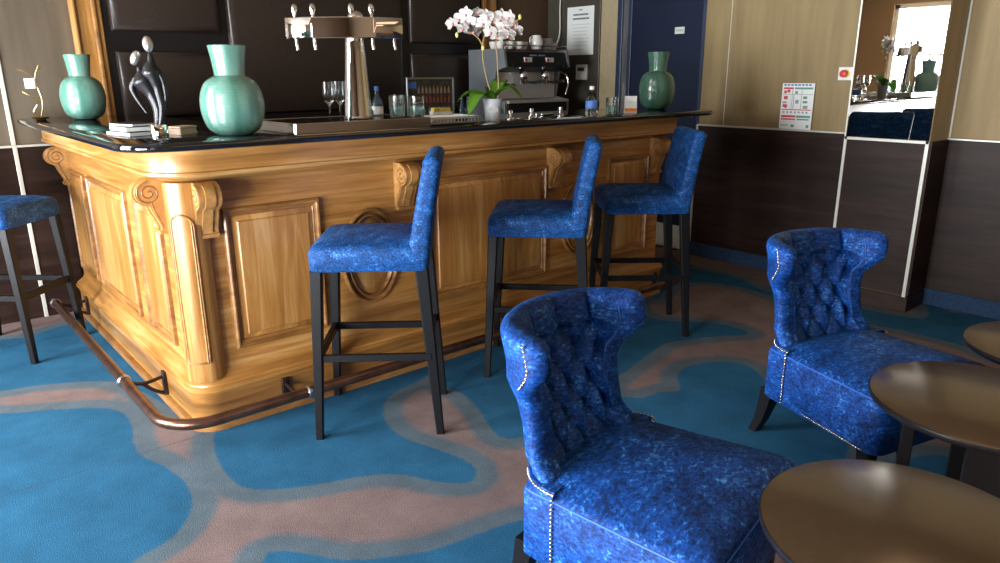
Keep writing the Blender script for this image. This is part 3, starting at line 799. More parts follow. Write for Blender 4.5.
    for s in (-1, 1):
        side_low = [(s*(wb+.002+(wf-wb)*k/10), (-.0+(Dp-.04)*k/10), hr+.012) for k in range(11)]
        nails(side_low)
        nails([(s*.262, .002, hr+.014), (s*.264, .002, .30), (s*.264, .002, hs+.004)])
        bp_ = [backpath(s*(1-k*.06), .255, -.170, .0) for k in range(9)]
        nails([(p.x, p.y, hs+.006-0*k) for k, p in enumerate(bp_)])
        bl = [backpath(s*(1-k*.06), .232, -.174, .0) for k in range(9)]
        nails([(p.x, p.y, hr+.012) for p in bl])
        # wing outline
        W, yc, ye = half(.745); 
        pts = []
        for z in (.750, .72, .69, .665, .645, .63):
            W, yc, ye = half(z); p = backpath(s*.90, W, yc, ye); q1 = backpath(s*.93, W, yc, ye)
            td = (q1-p).normalized(); nr = Vector((-td.y, td.x, 0))*(-1 if s > 0 else 1)
            nr = nr if nr.dot(Vector((s, 0, 0))) > 0 else -nr
            pts.append((p.x+nr.x*T*.5, p.y+nr.y*T*.5, z))
        nails(pts)
    for s in (-1, 1):
        pts = []
        for k in range(12):
            z = .60 + (hb-.036-.60)*k/11
            W, yc, ye = half(z); p = backpath(s*.80, W, yc, ye); q1 = backpath(s*.83, W, yc, ye); td = (q1-p).normalized()*s
            nr = Vector((-td.y, td.x, 0)); pts.append((p.x+nr.x*(T*.5+.001), p.y+nr.y*(T*.5+.001), z))
        obj('wing_piping', add_tube(NB(), pts, .0024, 6), 'piping', t, 60)
    # legs
    for s in (-1, 1):
        obj('leg', tapered(NB(), (s*.252, .352, hr+.01), (s*.250, .360, 0), .052, .034, .052, .034), 'black_leg', t, 30)
        L = []
        for z, y_, x_, w_ in ((hr+.012, -.11, .19, .055), (.12, -.125, .192, .046), (.06, -.140, .195, .038), (0, -.165, .20, .032)):
            L.append([(s*x_+sx*w_/2, y_+sy*w_/2, z) for sx, sy in ((-1, -1), (1, -1), (1, 1), (-1, 1))])
        obj('leg', add_loft(NB(), L), 'black_leg', t, 30)
    return t
ac = make_armchair(); pose(ac, .710, -1.415, -1.372)
tag(ac, 'blue crushed velvet armchair in the foreground with its tufted winged back before the bar', 'armchair', 'crushed velvet armchairs')
ac2 = dup(ac); pose(ac2, 1.965, -1.437, -1.833)
tag(ac2, 'blue crushed velvet armchair standing farther right before the dark wainscot', 'armchair', 'crushed velvet armchairs')

# ------------------------------------------------------------------ side tables
def make_table(r, h, lab, x, y, rz, dk=.60):
    t = thing('side_table', lab, 'side table', (x, y, 0), rz, 'round side tables')
    e = .020
    bm = NB(); add_lathe(bm, [(r-.006, h-e), (r-.0015, h-e+.004), (r, h-e*.5), (r-.001, h-.003), (r-.004, h-.0006)], seg=72)
    obj('table_edge', bm, 'table_edge', t, 40)
    obj('tabletop', add_lathe(NB(), [(r-.004, h-.0008), (r-.006, h)], seg=72), 'table_top', t, 40)
    d = r*dk
    for k in range(4):
        m4 = Matrix.Rotation(k*PI/2, 4, 'Z')
        bm = NB(); add_box(bm, d-.016, d+.016, -.048, .048, 0, h-e, .003, 1, mat4=m4); obj('leg', bm, 'table_edge', t)
    for k in range(2):
        m4 = Matrix.Rotation(k*PI/2, 4, 'Z')
        bm = NB(); add_box(bm, -d, d, -.014, .014, .03, .06, .002, 1, mat4=m4); obj('cross_bar', bm, 'table_edge', t)
    return t
make_table(.272, .50, 'round dark side table in the bottom foreground beside the nearest armchair', .767, -2.118, .55)
make_table(.287, .498, 'round brown side table in front of the farther armchair, middle of the three tables', 1.527, -2.030, .35)
make_table(.27, .50, 'round side table cut off by the right edge of the photo, farthest of the three', 2.135, -2.060, .785, .5)

# ------------------------------------------------------------------ vases
CT = 1.1302
def make_vase(x, y, r, h, mat, lab, grp='green glass vases on the bar'):
    k = h
    outer = [(.50*r, 0), (.58*r, .004), (.80*r, .07*k), (.93*r, .17*k), (.99*r, .28*k), (1.0*r, .38*k), (.955*r, .48*k), (.83*r, .585*k), (.66*r, .640*k), (.53*r, .665*k), (.485*r, .675*k),
             (.475*r, .70*k), (.50*r, .78*k), (.535*r, .88*k), (.585*r, .985*k), (.595*r, 1.0*k), (.57*r, 1.0*k), (.51*r, .88*k), (.47*r, .78*k), (.45*r, .70*k), (.55*r, .64*k), (.9*r, .5*k), (.9*r, .3*k), (.5*r, .05*k)]
    def cr(P, n=3):
        q_ = smooth_path([(a_, 0, b2) for a_, b2 in P], n); return [(v.x, v.z) for v in q_]
    t = obj('glass_vase', add_lathe(NB(), cr(outer), seg=48), mat, None, 60)
    t.location = (x, y, CT); return tag(t, lab, 'vase', grp)
make_vase(.440, .215, .114, .316, 'vase', 'green glass vase on the bar top between the sculpture and the drip tray')
make_vase(.272, 1.82, .106, .318, 'vase', 'green glass vase at the far left end of the bar top')
make_vase(3.16, .36, .110, .335, 'vase_dark', 'darker green glass vase at the right end of the bar top before the navy door')

# ------------------------------------------------------------------ sculpture
t = thing('sculpture', 'small sculpture of two slender figures leaning together on a steel base', 'sculpture', (.197, .305, CT), 0)
obj('base', add_lathe(NB(), [(.030, 0), (.031, .003), (.031, .042), (.029, .045)], seg=32), 'chrome', t, 40)
RX = Vector((.76, -.65, 0))
def sp(a_, z, d=0): v = RX*a_ + Vector((.65, .76, 0))*d; return (v.x, v.y, z)
def figure(pts, rads, head, hr_, tilt, arms):
    bm = NB(); P = smooth_path([sp(*p) for p in pts], 6); add_tube(bm, P, [1.55*q_ for q_ in interp(rads, 6)], 14, flat=.8)
    for apts, ar in arms: add_tube(bm, smooth_path([sp(*p) for p in apts], 6), [1.5*q_ for q_ in interp(ar, 6)], 8)
    o = obj('figure', bm, 'black_cast', t, 70)
    bm = NB(); add_ball(bm, (0, 0, 0), 1, (hr_*.78, hr_*.8, hr_*1.25), 18, 12)
    c = Vector(sp(*head)); fd = Vector((-.65, -.76, 0))
    for s in (-1, 1): add_ball(bm, fd*hr_*.62+RX*s*hr_*.30+Vector((0, 0, hr_*.18)), hr_*.16, (1, 1, .7), 8, 6)
    add_ball(bm, fd*hr_*.80+Vector((0, 0, -.05*hr_)), hr_*.15, (1, 1, 2.0), 8, 6)
    add_ball(bm, fd*hr_*.68+Vector((0, 0, -.5*hr_)), hr_*.16, (1.5, 1, .5), 8, 6)
    bmesh.ops.transform(bm, matrix=Matrix.Translation(c) @ Matrix.Rotation(tilt, 4, fd), verts=bm.verts[:])
    obj('head', bm, 'silver_cast', o, 70, label='silver head')
figure([(.008, .045), (.020, .11), (.012, .17), (-.002, .225), (.002, .262), (.002, .290)], [.008, .013, .013, .026, .010, .005], (.000, .320), .0225, 0.1,
       [([(-.016, .235), (-.028, .20), (-.020, .165), (-.004, .14)], [.008, .007, .006, .004]), ([(.018, .235), (.036, .20), (.040, .15), (.034, .115)], [.008, .007, .006, .003])])
figure([(-.004, .045), (.004, .10), (-.012, .15), (-.034, .195), (-.040, .228), (-.044, .245)], [.008, .014, .015, .028, .009, .005], (-.050, .274), .0215, -0.45,
       [([(-.055, .205), (-.076, .175), (-.064, .135), (-.036, .085)], [.009, .008, .006, .003]), ([(-.018, .205), (.010, .185), (.022, .13), (.018, .08)], [.009, .008, .006, .004])])

# small things around the sculpture
def simple(name, bm, mat, lab, cat, loc=(0, 0, 0), rz=0, smooth=40, group=None):
    o = obj(name, bm, mat, None, smooth); o.location = loc; o.rotation_euler = (0, 0, rz); return tag(o, lab, cat, group)
yy_ = 0
z_ = CT
for k, (w_, l_, h_, rz, lab) in enumerate(((.13, .17, .016, .25, 'bottom book of the small pile left of the sculpture'), (.12, .16, .018, .12, 'middle book of the small pile left of the sculpture'), (.105, .14, .010, .35, 'black-covered book on top of the small pile left of the sculpture'))):
    tt_ = thing('book', lab, 'book', (.155, .475, z_), rz, 'books piled beside the sculpture')
    bm = NB(); add_box(bm, -w_/2+.003, w_/2-.003, -l_/2+.003, l_/2-.003, .002, h_-.002); obj('pages', bm, 'paper', tt_)
    bm = NB(); add_box(bm, -w_/2, w_/2, -l_/2, l_/2, 0, .002); add_box(bm, -w_/2, w_/2, -l_/2, l_/2, h_-.002, h_); add_box(bm, w_/2-.002, w_/2, -l_/2, l_/2, 0, h_)
    obj('cover', bm, ['black_plastic', 'grey_panel', 'black_plastic'][k], tt_)
    z_ += h_+.0003
tt_ = thing('wooden_box', 'small pale wooden box beside the sculpture base', 'box', (.298, .37, CT), .5)
obj('body', box(-.04, .04, -.03, .03, 0, .024, .002), 'beige_wood', tt_); obj('lid', box(-.042, .042, -.032, .032, .0243, .032, .002), 'beige_wood', tt_)
bm = NB()
for k in range(4): add_box(bm, -.032+.005*k, .032-.004*k, -.025, .025, .003*k, .003*k+.0025, mat4=Matrix.Rotation(.12*k, 4, 'Z'))
simple('napkin_stack', bm, 'paper', 'loose stack of white napkins between the wooden box and the nearest vase', 'napkins', (.345, .475, CT), .3)
# gilt twig ornament behind the far left vase
tt_ = thing('twig_ornament', 'gilt twig ornament with a small white card beside the far left vase', 'ornament', (.085, 1.93, CT))
obj('dish', add_lathe(NB(), [(.020, 0), (.035, .004), (.042, .014), (.038, .012), (.02, .006)], seg=24), 'gold', tt_, 60)
bm = NB()
for pp in ([(0, 0, .008), (.02, .01, .09), (.005, .015, .20), (.03, .01, .27)], [(.02, .01, .09), (-.03, .0, .12), (-.06, .01, .14)], [(.005, .015, .20), (-.03, .01, .235), (-.065, .015, .25)], [(.02, .012, .25), (.06, .01, .262)],
           [(0, 0, .01), (-.03, -.01, .035), (-.01, -.02, .075)]):
    add_tube(bm, smooth_path(pp, 5), .003, 6)
obj('twig', bm, 'gold', tt_, 60)
bm = box(-.045, .0, .004, .008, .155, .205, .001); obj('card', bm, 'paper', tt_, label='small white square card')

# ------------------------------------------------------------------ drip tray and beer tap
TX0, TX1, TY0, TY1, TZ = .60, 1.215, .045, .42, .040
t = thing('drip_tray', 'steel drip tray on the bar top under the beer tap', 'drip tray', (0, 0, CT))
bm = NB(); 
add_box(bm, TX0, TX1, TY0, TY0+.012, 0, TZ, .002, 1); add_box(bm, TX0, TX1, TY1-.012, TY1, 0, TZ, .002, 1)
add_box(bm, TX0, TX0+.012, TY0+.012, TY1-.012, 0, TZ, .002, 1); add_box(bm, TX1-.012, TX1, TY0+.012, TY1-.012, 0, TZ, .002, 1); add_box(bm, TX0+.01, TX1-.01, TY0+.01, TY1-.01, 0, .006)
obj('tray_body', bm, 'tray_steel', t)
bm = NB()
for k in range(40): 
    x = TX0+.02+k*(TX1-TX0-.04)/39; add_box(bm, x-.002, x+.002, TY0+.012, TY1-.012, TZ-.008, TZ-.002)
for y in (.12, .2, .28, .36): add_box(bm, TX0+.012, TX1-.012, y-.002, y+.002, TZ-.010, TZ-.005)
obj('grille', bm, 'chrome', t)
t = thing('beer_tap', 'polished chrome beer tap tower with a curved head and five handles', 'beer tap', (.950, .188, CT+TZ))
obj('column', add_lathe(NB(), [(.064, 0), (.064, .006), (.058, .01), (.050, .12), (.042, .24), (.036, .325)], seg=40), 'chrome', t, 50)
# curved band head
def headpt(s_, z, off=0):     # s -1..1 along the head
    a_ = s_*.95; Rr = .36
    return Vector((Rr*sin(a_)*.92, -Rr*cos(a_)*.42+Rr*.42-.03 - off*cos(a_), z)) 
L = []
nh = 36
for z, th in ((.312, .044), (.316, .048), (.388, .048), (.392, .044)):
    a1 = [headpt(-1+2*k/nh, z, th) for k in range(nh+1)]; a2_ = [headpt(1-2*k/nh, z, -th) for k in range(nh+1)]
    L.append(a1+a2_)
mrot = Matrix.Translation((-.03, .02, 0)) @ Matrix.Rotation(-.70+.10, 4, 'Z')
bm = add_loft(NB(), L); bmesh.ops.transform(bm, matrix=Matrix.Diagonal((.86, 1, 1, 1)), verts=bm.verts[:]); bmesh.ops.transform(bm, matrix=mrot, verts=bm.verts[:])
obj('head', bm, 'chrome', t, 40)
for s_ in (-.78, -.45, .12, .42, .8):
    p = headpt(s_, .392); p.x *= .86; p = mrot @ p
    if s_ != .8:
        h_ = obj('tap_handle', add_lathe(NB(), [(.006, 0), (.007, .010), (.011, .022), (.013, .038), (.010, .048), (.004, .052)], tuple(p), 16), 'chrome', t, 50)
    q_ = headpt(s_, .312, .0); q_.x *= .86; q_ = mrot @ q_
    if s_ != .12:
        bm = NB(); add_tube(bm, smooth_path([(q_.x, q_.y, .316), (q_.x, q_.y, .295), (q_.x+.002, q_.y-.003, .270)], 4), .006, 10); obj('spout', bm, 'chrome', t, 50)
bm = NB(); add_ball(bm, (0, -.02, .393), .034, (1, 1, .75), 20, 12); obj('dome_cap', bm, 'chrome', t, 60)

# ------------------------------------------------------------------ orchid
OP = Vector((1.625, .125, CT))
t = thing('potted_orchid', 'white orchid in a silver tapered pot on the bar top', 'plant', tuple(OP))
pot = obj('pot', add_lathe(NB(), [(.031, 0), (.033, .003), (.046, .100), (.048, .104), (.045, .104), (.043, .096), (.03, .09)], seg=36), plain('pale_zinc', (.62, .64, .66), .38, .35), t, 50)
fdir = Vector((-.62, -.78, 0)); 
bm = NB(); lx = Vector((.78, -.62, 0))
bm.faces.new([bm.verts.new(fdir*.0415 + lx*.026*cos(2*PI*k/20) + Vector((0, 0, .055+.014*sin(2*PI*k/20))) + fdir*(.004*sin(2*PI*k/20)-.0*abs(cos(2*PI*k/20)))) for k in range(20)])
bmesh.ops.solidify(bm, geom=bm.faces[:], thickness=.001)
obj('oval_label', bm, 'porcelain', pot)
obj('potting_bark', add_lathe(NB(), [(.042, .088), (.030, .097), (.002, .100)], seg=20), 'soil', t, 60)
def leaf(direction, length, width, rise, droop, twist=0):
    d = Vector((*direction, 0)).normalized(); s_ = Vector((-d.y, d.x, 0)); bm = NB(); n = 14; rows = []
    for k in range(n+1):
        u = k/n; w_ = width*(sin(PI*min(1, u*.93+.07))**.6)*(1 if u < .9 else .75) if u < 1 else .002
        p = d*(length*u*(1-.10*u)) + Vector((0, 0, rise*u*2*(1-u*.5) - droop*u**2.2))
        row = []
        for j in range(7):
            v = (j-3)/3; row.append(bm.verts.new(p + s_*v*w_/2*cos(twist*u) + Vector((0, 0, .16*w_*v*v + v*w_/2*sin(twist*u)+.0))))
        rows.append(row)
    for a_, b2 in zip(rows[:-1], rows[1:]):
        for j in range(6): bm.faces.new((a_[j], a_[j+1], b2[j+1], b2[j]))
    bmesh.ops.solidify(bm, geom=bm.faces[:], thickness=.0022)
    bmesh.ops.translate(bm, vec=(0, 0, .094), verts=bm.verts[:])
    return obj('leaf', bm, 'leaf', t, 60)
R_ = lambda a_, b2: (Vector((.76, -.65))*a_ + Vector((.65, .76))*b2)      # image right, image depth
leaf(R_(-1, -.15), .185, .085, .070, .075)
leaf(R_(-.65, -.80), .19, .095, .085, .15)
leaf(R_(.15, .3), .15, .075, .12, .05)
leaf(R_(1, -.35), .165, .075, .105, .115)
leaf(R_(.75, .5), .15, .065, .090, .03)
leaf(R_(-.2, .9), .12, .050, .080, .03)
def wpt(px, py, back=0.0):          # point on the vertical plane of the plant facing the lens
    n_ = Vector((.62, .78, 0)); d = ray(px, py); k = (OP + n_*back - CAMLOC).dot(n_)/d.dot(n_); return CAMLOC + d*k - OP
for pp in ([(493, 98), (487, 80), (483, 60), (482, 45), (476, 36), (466, 31), (456, 27)], [(499, 97), (498, 75), (497, 55), (496, 42), (502, 33), (510, 27), (519, 19)], [(482, 47), (484, 38), (487, 30), (489, 22)]):
    add = [wpt(*q_) for q_ in pp]; obj('flower_stem', add_tube(NB(), smooth_path(add, 6), .0028, 8), 'stem', t, 60)
def flower_mesh():
    bm = NB()
    for k, (an, ln, wd) in enumerate(((90, .034, .022), (210, .032, .020), (330, .032, .020), (20, .034, .034), (160, .034, .034))):
        a_ = math.radians(an); d = Vector((cos(a_), 0, sin(a_))); s_ = Vector((-sin(a_), 0, cos(a_)))
        rows = []
        for i in range(7):
            u = i/6; w_ = wd*sin(PI*(u*.86+.12))**.7; 
            rows.append([bm.verts.new(d*ln*u + s_*v*w_/2 + Vector((0, -.006*u+.010*u*u - .004*v*v - .001*k, 0))) for v in (-1, -.5, 0, .5, 1)])
        for p_, q_ in zip(rows[:-1], rows[1:]):
            for j in range(4): bm.faces.new((p_[j], p_[j+1], q_[j+1], q_[j]))
    bmesh.ops.solidify(bm, geom=bm.faces[:], thickness=.0008)
    add_ball(bm, (0, -.006, -.006), .006, (1, 1.3, 1.1), 8, 6, mi=1)
    return bm
fl0 = None
fpos = [(452, 24, -.3), (460, 19, .2), (463, 29, .1), (470, 22, -.2), (474, 31, .3), (478, 14, 0), (483, 24, .2), (490, 32, -.1), (494, 21, .1), (497, 36, .2), (503, 27, -.2), (508, 35, .1), (512, 24, .3), (466, 14, .1), (487, 17, -.2), (516, 31, 0), (501, 17, .1), (478, 25, -.3), (508, 17, .25)]
for k, (px, py, rt) in enumerate(fpos):
    if fl0 is None: fo = fl0 = obj('flower', flower_mesh(), ['petal', 'lip'], t, 60)
    else: fo = fl0.copy(); COL.objects.link(fo); fo.parent = t
    fo.location = wpt(px, py, random.uniform(-.03, .02)); fo.rotation_euler = (random.uniform(-.35, .25), rt, -.67+random.uniform(-.5, .5))
    s_ = random.uniform(.92, 1.15); fo.scale = (s_, s_, s_)
b0 = None
for (px, py) in ((450, 27), (457, 35), (483, 48), (520, 17), (448, 22)):
    if b0 is None: bo = b0 = obj('bud', add_ball(NB(), (0, 0, 0), .010, (.75, .75, 1.2)), 'bud', t, 60)
    else: bo = b0.copy(); COL.objects.link(bo); bo.parent = t
    bo.location = wpt(px, py)

# ------------------------------------------------------------------ small things on the bar top
def tumbler(mat='glass', r=.036, h=.088):
    return add_lathe(NB(), [(r*.82, 0), (r*.86, .002), (r, h), (r-.0022, h), (r*.80, .010), (.002, .009)], seg=28)
def put(o, px, py, z, back=0.0):
    p = atz(px, py, z); o.location = (p.x+.62*back, p.y+.78*back, z)
g0 = simple('glass_tumbler', tumbler(), 'glass', 'clear tumbler on the bar top beside the water bottle', 'glass', smooth=50, group='drinking glasses on the bar')
g0.location = (2.50, .150, CT)
obj('water', add_lathe(NB(), [(.029, .011), (.0315, .045), (.002, .0452)], seg=24), 'water', g0, 50)
# tumblers clustered at the right end of the drip tray
for (x, y, dz, lab) in ((1.115, .150, TZ, 'front left tumbler on the drip tray'), (1.170, .085, TZ, 'front right tumbler at the end of the drip tray'), (1.18, .245, TZ, 'rear tumbler on the drip tray')):
    g = dup(g0); g.location = (x, y, CT+dz); g['label'] = lab
# wine glasses
def wineglass(): return add_lathe(NB(), [(.032, 0), (.030, .0025), (.006, .006), (.0035, .012), (.0035, .075), (.008, .085), (.026, .105), (.031, .130), (.029, .165), (.027, .185), (.0255, .185), (.0275, .163), (.029, .130), (.024, .108), (.002, .092)], seg=28)
wg = simple('wine_glass', wineglass(), 'glass', 'stemmed glass left of the beer tap column', 'glass', (1.00, .53, CT), smooth=50, group='stemmed glasses behind the drip tray')
wg2 = dup(wg); wg2.location = (1.07, .56, CT); wg2['label'] = 'stemmed glass half hidden by the beer tap column'
# blue-capped bottle and jar
t = thing('glass_bottle', 'small clear bottle with a blue cap right of the beer tap', 'bottle', (1.235, .505, CT), 0)
obj('body', add_lathe(NB(), [(.022, 0), (.026, .004), (.026, .085), (.018, .105), (.010, .118), (.010, .140)], seg=24), 'blue_glass', t, 50)
obj('cap', add_lathe(NB(), [(.011, .1405), (.0115, .158), (.009, .161)], seg=20), 'blue_print', t, 50)
obj('label', add_lathe(NB(), [(.0265, .03), (.0265, .07)], seg=24, cap0=False, cap1=False), 'paper', t, 50)
t = thing('glass_jar', 'small glass jar with a metal lid between the beer tap and the blue-capped bottle', 'jar', (1.165, .48, CT), 0)
obj('body', add_lathe(NB(), [(.024, 0), (.028, .004), (.028, .052), (.022, .062)], seg=24), 'glass', t, 50)
obj('lid', add_lathe(NB(), [(.013, .0622), (.013, .082), (.011, .084)], seg=20), 'gold', t, 50)
# water bottle
t = thing('water_bottle', 'clear plastic water bottle with blue label on the bar top', 'bottle', (2.24, .065, CT), 0)
obj('body', add_lathe(NB(), [(.026, 0), (.031, .006), (.031, .03), (.029, .035), (.031, .04), (.031, .085), (.024, .108), (.011, .126), (.0105, .134)], seg=28), 'glass', t, 50)
obj('label', add_lathe(NB(), [(.0316, .042), (.0316, .080)], seg=28, cap0=False, cap1=False), 'blue_print', t, 50)
obj('cap', add_lathe(NB(), [(.0125, .1342), (.0125, .150), (.011, .152)], seg=20), 'plastic_white', t, 50)
# tent card
t = thing('tent_card', 'small white tent card with an orange band beside the dark green vase', 'card', (2.655, .150, CT), -.68)
bm = NB()
for s_ in (-1, 1):
    add_loft(bm, [[(-.034, s_*.018, 0), (.034, s_*.018, 0), (.034, s_*.0165, 0), (-.034, s_*.0165, 0)], [(-.034, s_*.0012, .092), (.034, s_*.0012, .092), (.034, 0, .092), (-.034, 0, .092)]])
obj('folded_card', bm, 'paper', t)
bm = NB(); add_loft(bm, [[(-.034, -.0186, .010), (.034, -.0186, .010), (.034, -.0166, .010), (-.034, -.0166, .010)], [(-.034, -.0156, .026), (.034, -.0156, .026), (.034, -.0136, .026), (-.034, -.0136, .026)]])
obj('orange_band', bm, 'orange', t)
# white wire rack and yellow carton
t = thing('glass_rack', 'low white slotted plastic rack on the bar top behind the orchid', 'rack', (1.43, .33, CT), 0)
bm = NB()
for k in range(19): x = -.19+k*.38/18; add_box(bm, x-.003, x+.003, -.10, .10, .016, .022)
for y in (-.10, .10): add_box(bm, -.2, .2, y-.004, y+.004, .014, .024); 
for x in (-.2, .2): add_box(bm, x-.004, x+.004, -.104, .104, .014, .024)
for k in range(20): x = -.19+k*.38/19; add_box(bm, x-.002, x+.002, -.104, -.100, 0, .014); add_box(bm, x-.002, x+.002, .100, .104, 0, .014)
obj('slotted_grid', bm, 'plastic_white', t)
t = thing('sugar_box', 'small box of yellow sachets behind the orchid leaves', 'box', (1.60, .50, CT), -.3)
bm = NB()
for a_ in ((-.05, .05, -.032, -.029), (-.05, .05, .029, .032), (-.05, -.047, -.032, .032), (.047, .05, -.032, .032)): add_box(bm, *a_, 0, .035)
add_box(bm, -.05, .05, -.032, .032, 0, .003); obj('tray', bm, 'porcelain', t)
bm = NB()
for k in range(12): add_box(bm, -.044+k*.0075, -.040+k*.0075, -.026, .026, .004, .052)
obj('sachets', bm, plain('yellow_sachet', (.75, .62, .12), .6), t)

# ------------------------------------------------------------------ back counter, machine and what stands there
BZ = 1.0
t = thing('back_counter', 'black back counter along the padded wall behind the bar', 'counter', (0, 0, 0))
obj('cabinet', box(.62, 3.98, 1.66, 2.16, 0, BZ-.03, .003), 'black_frame', t)
obj('worktop', box(.60, 4.0, 1.63, 2.165, BZ-.03, BZ, .004), 'granite', t)
FX0, FX1, FY = 3.04, 3.72, 1.66
t = thing('espresso_machine', 'two-group espresso machine with black front and grey sides on the back counter', 'coffee machine', (0, 0, BZ))
def mpart(nm, bm, mt, sm=None, par=None, lab=None): return obj(nm, bm, mt, par or t, sm, lab)
Hm = .525
for x in (FX0, FX1-.02):
    bm = NB()
    pr_ = [(FY+.43, .03), (FY+.43, Hm), (FY+.02, Hm), (FY-.01, Hm-.13), (FY+.10, Hm-.16), (FY+.14, .17), (FY+.0, .145), (FY+.0, .03)]
    add_prism(bm, pr_, lambda a_, b2, d: (d, a_, b2), x, x+.02)
    mpart('side_panel', bm, 'grey_steel', 30)
mpart('body', box(FX0+.02, FX1-.02, FY+.14, FY+.42, .03, Hm-.01, .004), 'steel')
mpart('front_head', add_prism(NB(), [(FY+.16, Hm-.02), (FY+.03, Hm-.02), (FY-.005, Hm-.13), (FY+.09, Hm-.165), (FY+.16, Hm-.165)], lambda a_, b2, d: (d, a_, b2), FX0+.022, FX1-.022), 'black_plastic', 30)
mpart('cup_rail', add_tube(add_tube(NB(), [(FX0+.01, FY+.03, Hm+.025), (FX1-.01, FY+.03, Hm+.025), (FX1-.01, FY+.41, Hm+.025)], .004, 8), [(FX0+.01, FY+.03, Hm), (FX0+.01, FY+.03, Hm+.025)], .004, 8), 'chrome', 40)
mpart('drip_grate', box(FX0+.02, FX1-.02, FY-.02, FY+.14, .130, .150, .003), 'light_steel')
mpart('drip_base', box(FX0+.03, FX1-.03, FY-.005, FY+.14, .03, .128, .003), 'black_plastic')
mpart('splash_back', box(FX0+.04, FX1-.04, FY+.128, FY+.139, .16, Hm-.165, .002), 'light_steel')
for x in (FX0+.05, FX1-.05):
    for y in (FY+.05, FY+.38): mpart('foot', add_lathe(NB(), [(.018, 0), (.022, .03)], (x, y, 0), 16), 'black_plastic', 40)
for gx in (FX0+.24, FX0+.47):
    gp = mpart('group_head', add_lathe(NB(), [(.030, Hm-.225), (.036, Hm-.215), (.036, Hm-.18), (.028, Hm-.16)], (gx, FY+.06, 0), 24), 'chrome', 50)
    pf = mpart('portafilter', add_lathe(NB(), [(.018, Hm-.262), (.034, Hm-.255), (.036, Hm-.226)], (gx, FY+.06, 0), 24), 'chrome', 50)
    mpart('handle', add_tube(NB(), smooth_path([(gx, FY+.03, Hm-.24), (gx+.01, FY-.04, Hm-.245), (gx+.03, FY-.12, Hm-.235)], 4), interp([.008, .011, .013], 4), 12), 'black_plastic', 50, pf)
    kp = mpart('key_pad', box(gx-.04, gx+.04, FY+.004, FY+.02, Hm-.095, Hm-.060, .002), 'plastic_white')
    kp.rotation_euler = (0, 0, 0)
    mpart('red_display', box(gx-.038, gx-.014, FY-.000, FY+.004, Hm-.090, Hm-.070), 'red', None, kp, 'red display')
bm = NB()
for k, ln in enumerate((.010, .014, .010, .012, 0, .012, .010, .014, .011)): 
    if ln: add_box(bm, FX0+.27+k*.018, FX0+.27+k*.018+ln, FY+.014, FY+.020, Hm-.050, Hm-.040)
mpart('lettering', bm, 'ink_grey')
mpart('steam_wand', add_tube(NB(), smooth_path([(FX1-.05, FY+.05, Hm-.16), (FX1-.045, FY-.01, Hm-.19), (FX1-.04, FY-.03, Hm-.25), (FX1-.055, FY-.02, Hm-.34)], 5), .006, 10), 'chrome', 50)
for x in (FX1-.07, FX0+.085):
    mpart('knob', add_lathe(NB(), [(.016, 0), (.018, .004), (.016, .02)], (x, FY+.0, Hm-.12), 16, M4=Matrix.Rotation(PI/2, 4, 'X')), 'black_plastic', 50)
# cups on the machine
CZ = BZ+Hm+.0005
def cup(): return add_lathe(NB(), [(.022, 0), (.026, .003), (.036, .035), (.038, .055), (.0355, .055), (.033, .035), (.022, .008)], seg=24)
c0 = None
for k, (x, y, lab) in enumerate(((FX0+.06, FY+.12, 'white coffee cup at the left end of the machine top'), (FX0+.145, FY+.11, 'second white coffee cup from the left on the machine top'), (FX0+.23, FY+.10, 'third white coffee cup from the left on the machine top'),
                        (FX0+.31, FY+.14, 'white coffee cup left of the milk jug'), (FX1-.048, FY+.14, 'white coffee cup at the right end of the machine top'), (FX0+.10, FY+.24, 'rear white coffee cup at the left of the machine top'), (FX0+.20, FY+.24, 'rear white coffee cup, second from the left on the machine top'))):
    if c0 is None:
        c0 = simple('coffee_cup', cup(), 'porcelain', lab, 'cup', smooth=50, group='white cups on the espresso machine')
        obj('handle', add_tube(NB(), smooth_path([(-.034, 0, .045), (-.052, 0, .042), (-.050, 0, .022), (-.030, 0, .018)], 4), .004, 8), 'porcelain', c0, 60); o = c0
    else: o = dup(c0)
    o.location = (x, y, CZ); o.rotation_euler = (0, 0, 2.5+k*.4); o['label'] = lab
t = thing('milk_jug', 'rounded white porcelain jug on top of the espresso machine', 'jug', (FX0+.405, FY+.09, CZ))
obj('body', add_lathe(NB(), [(.030, 0), (.040, .006), (.050, .04), (.048, .070), (.036, .092), (.034, .105), (.031, .105), (.033, .09), (.044, .07), (.044, .03), (.01, .01)], seg=28), 'porcelain', t, 60)
obj('handle', add_tube(NB(), smooth_path([(-.034, 0, .095), (-.068, 0, .085), (-.070, 0, .045), (-.048, 0, .030)], 5), .005, 8), 'porcelain', t, 60)
sz = CZ
for k in range(6):
    if k == 0: s0 = o = simple('saucer', add_lathe(NB(), [(.030, 0), (.034, .002), (.062, .011), (.060, .0135), (.030, .0045), (.002, .004)], seg=32), 'porcelain', 'x', 'saucer', smooth=50, group='saucers stacked on the espresso machine')
    else: o = dup(s0)
    o.location = (FX0+.53, FY+.12, sz); sz += .0138; o['label'] = ['lowest', 'second lowest', 'third lowest', 'third highest', 'second highest', 'topmost'][k] + ' white saucer in the stack on the espresso machine'
M['shelf_tan'] = plain('shelf_tan', (.30, .20, .13), .5); M['shelf_red'] = plain('shelf_red', (.30, .07, .05), .5)
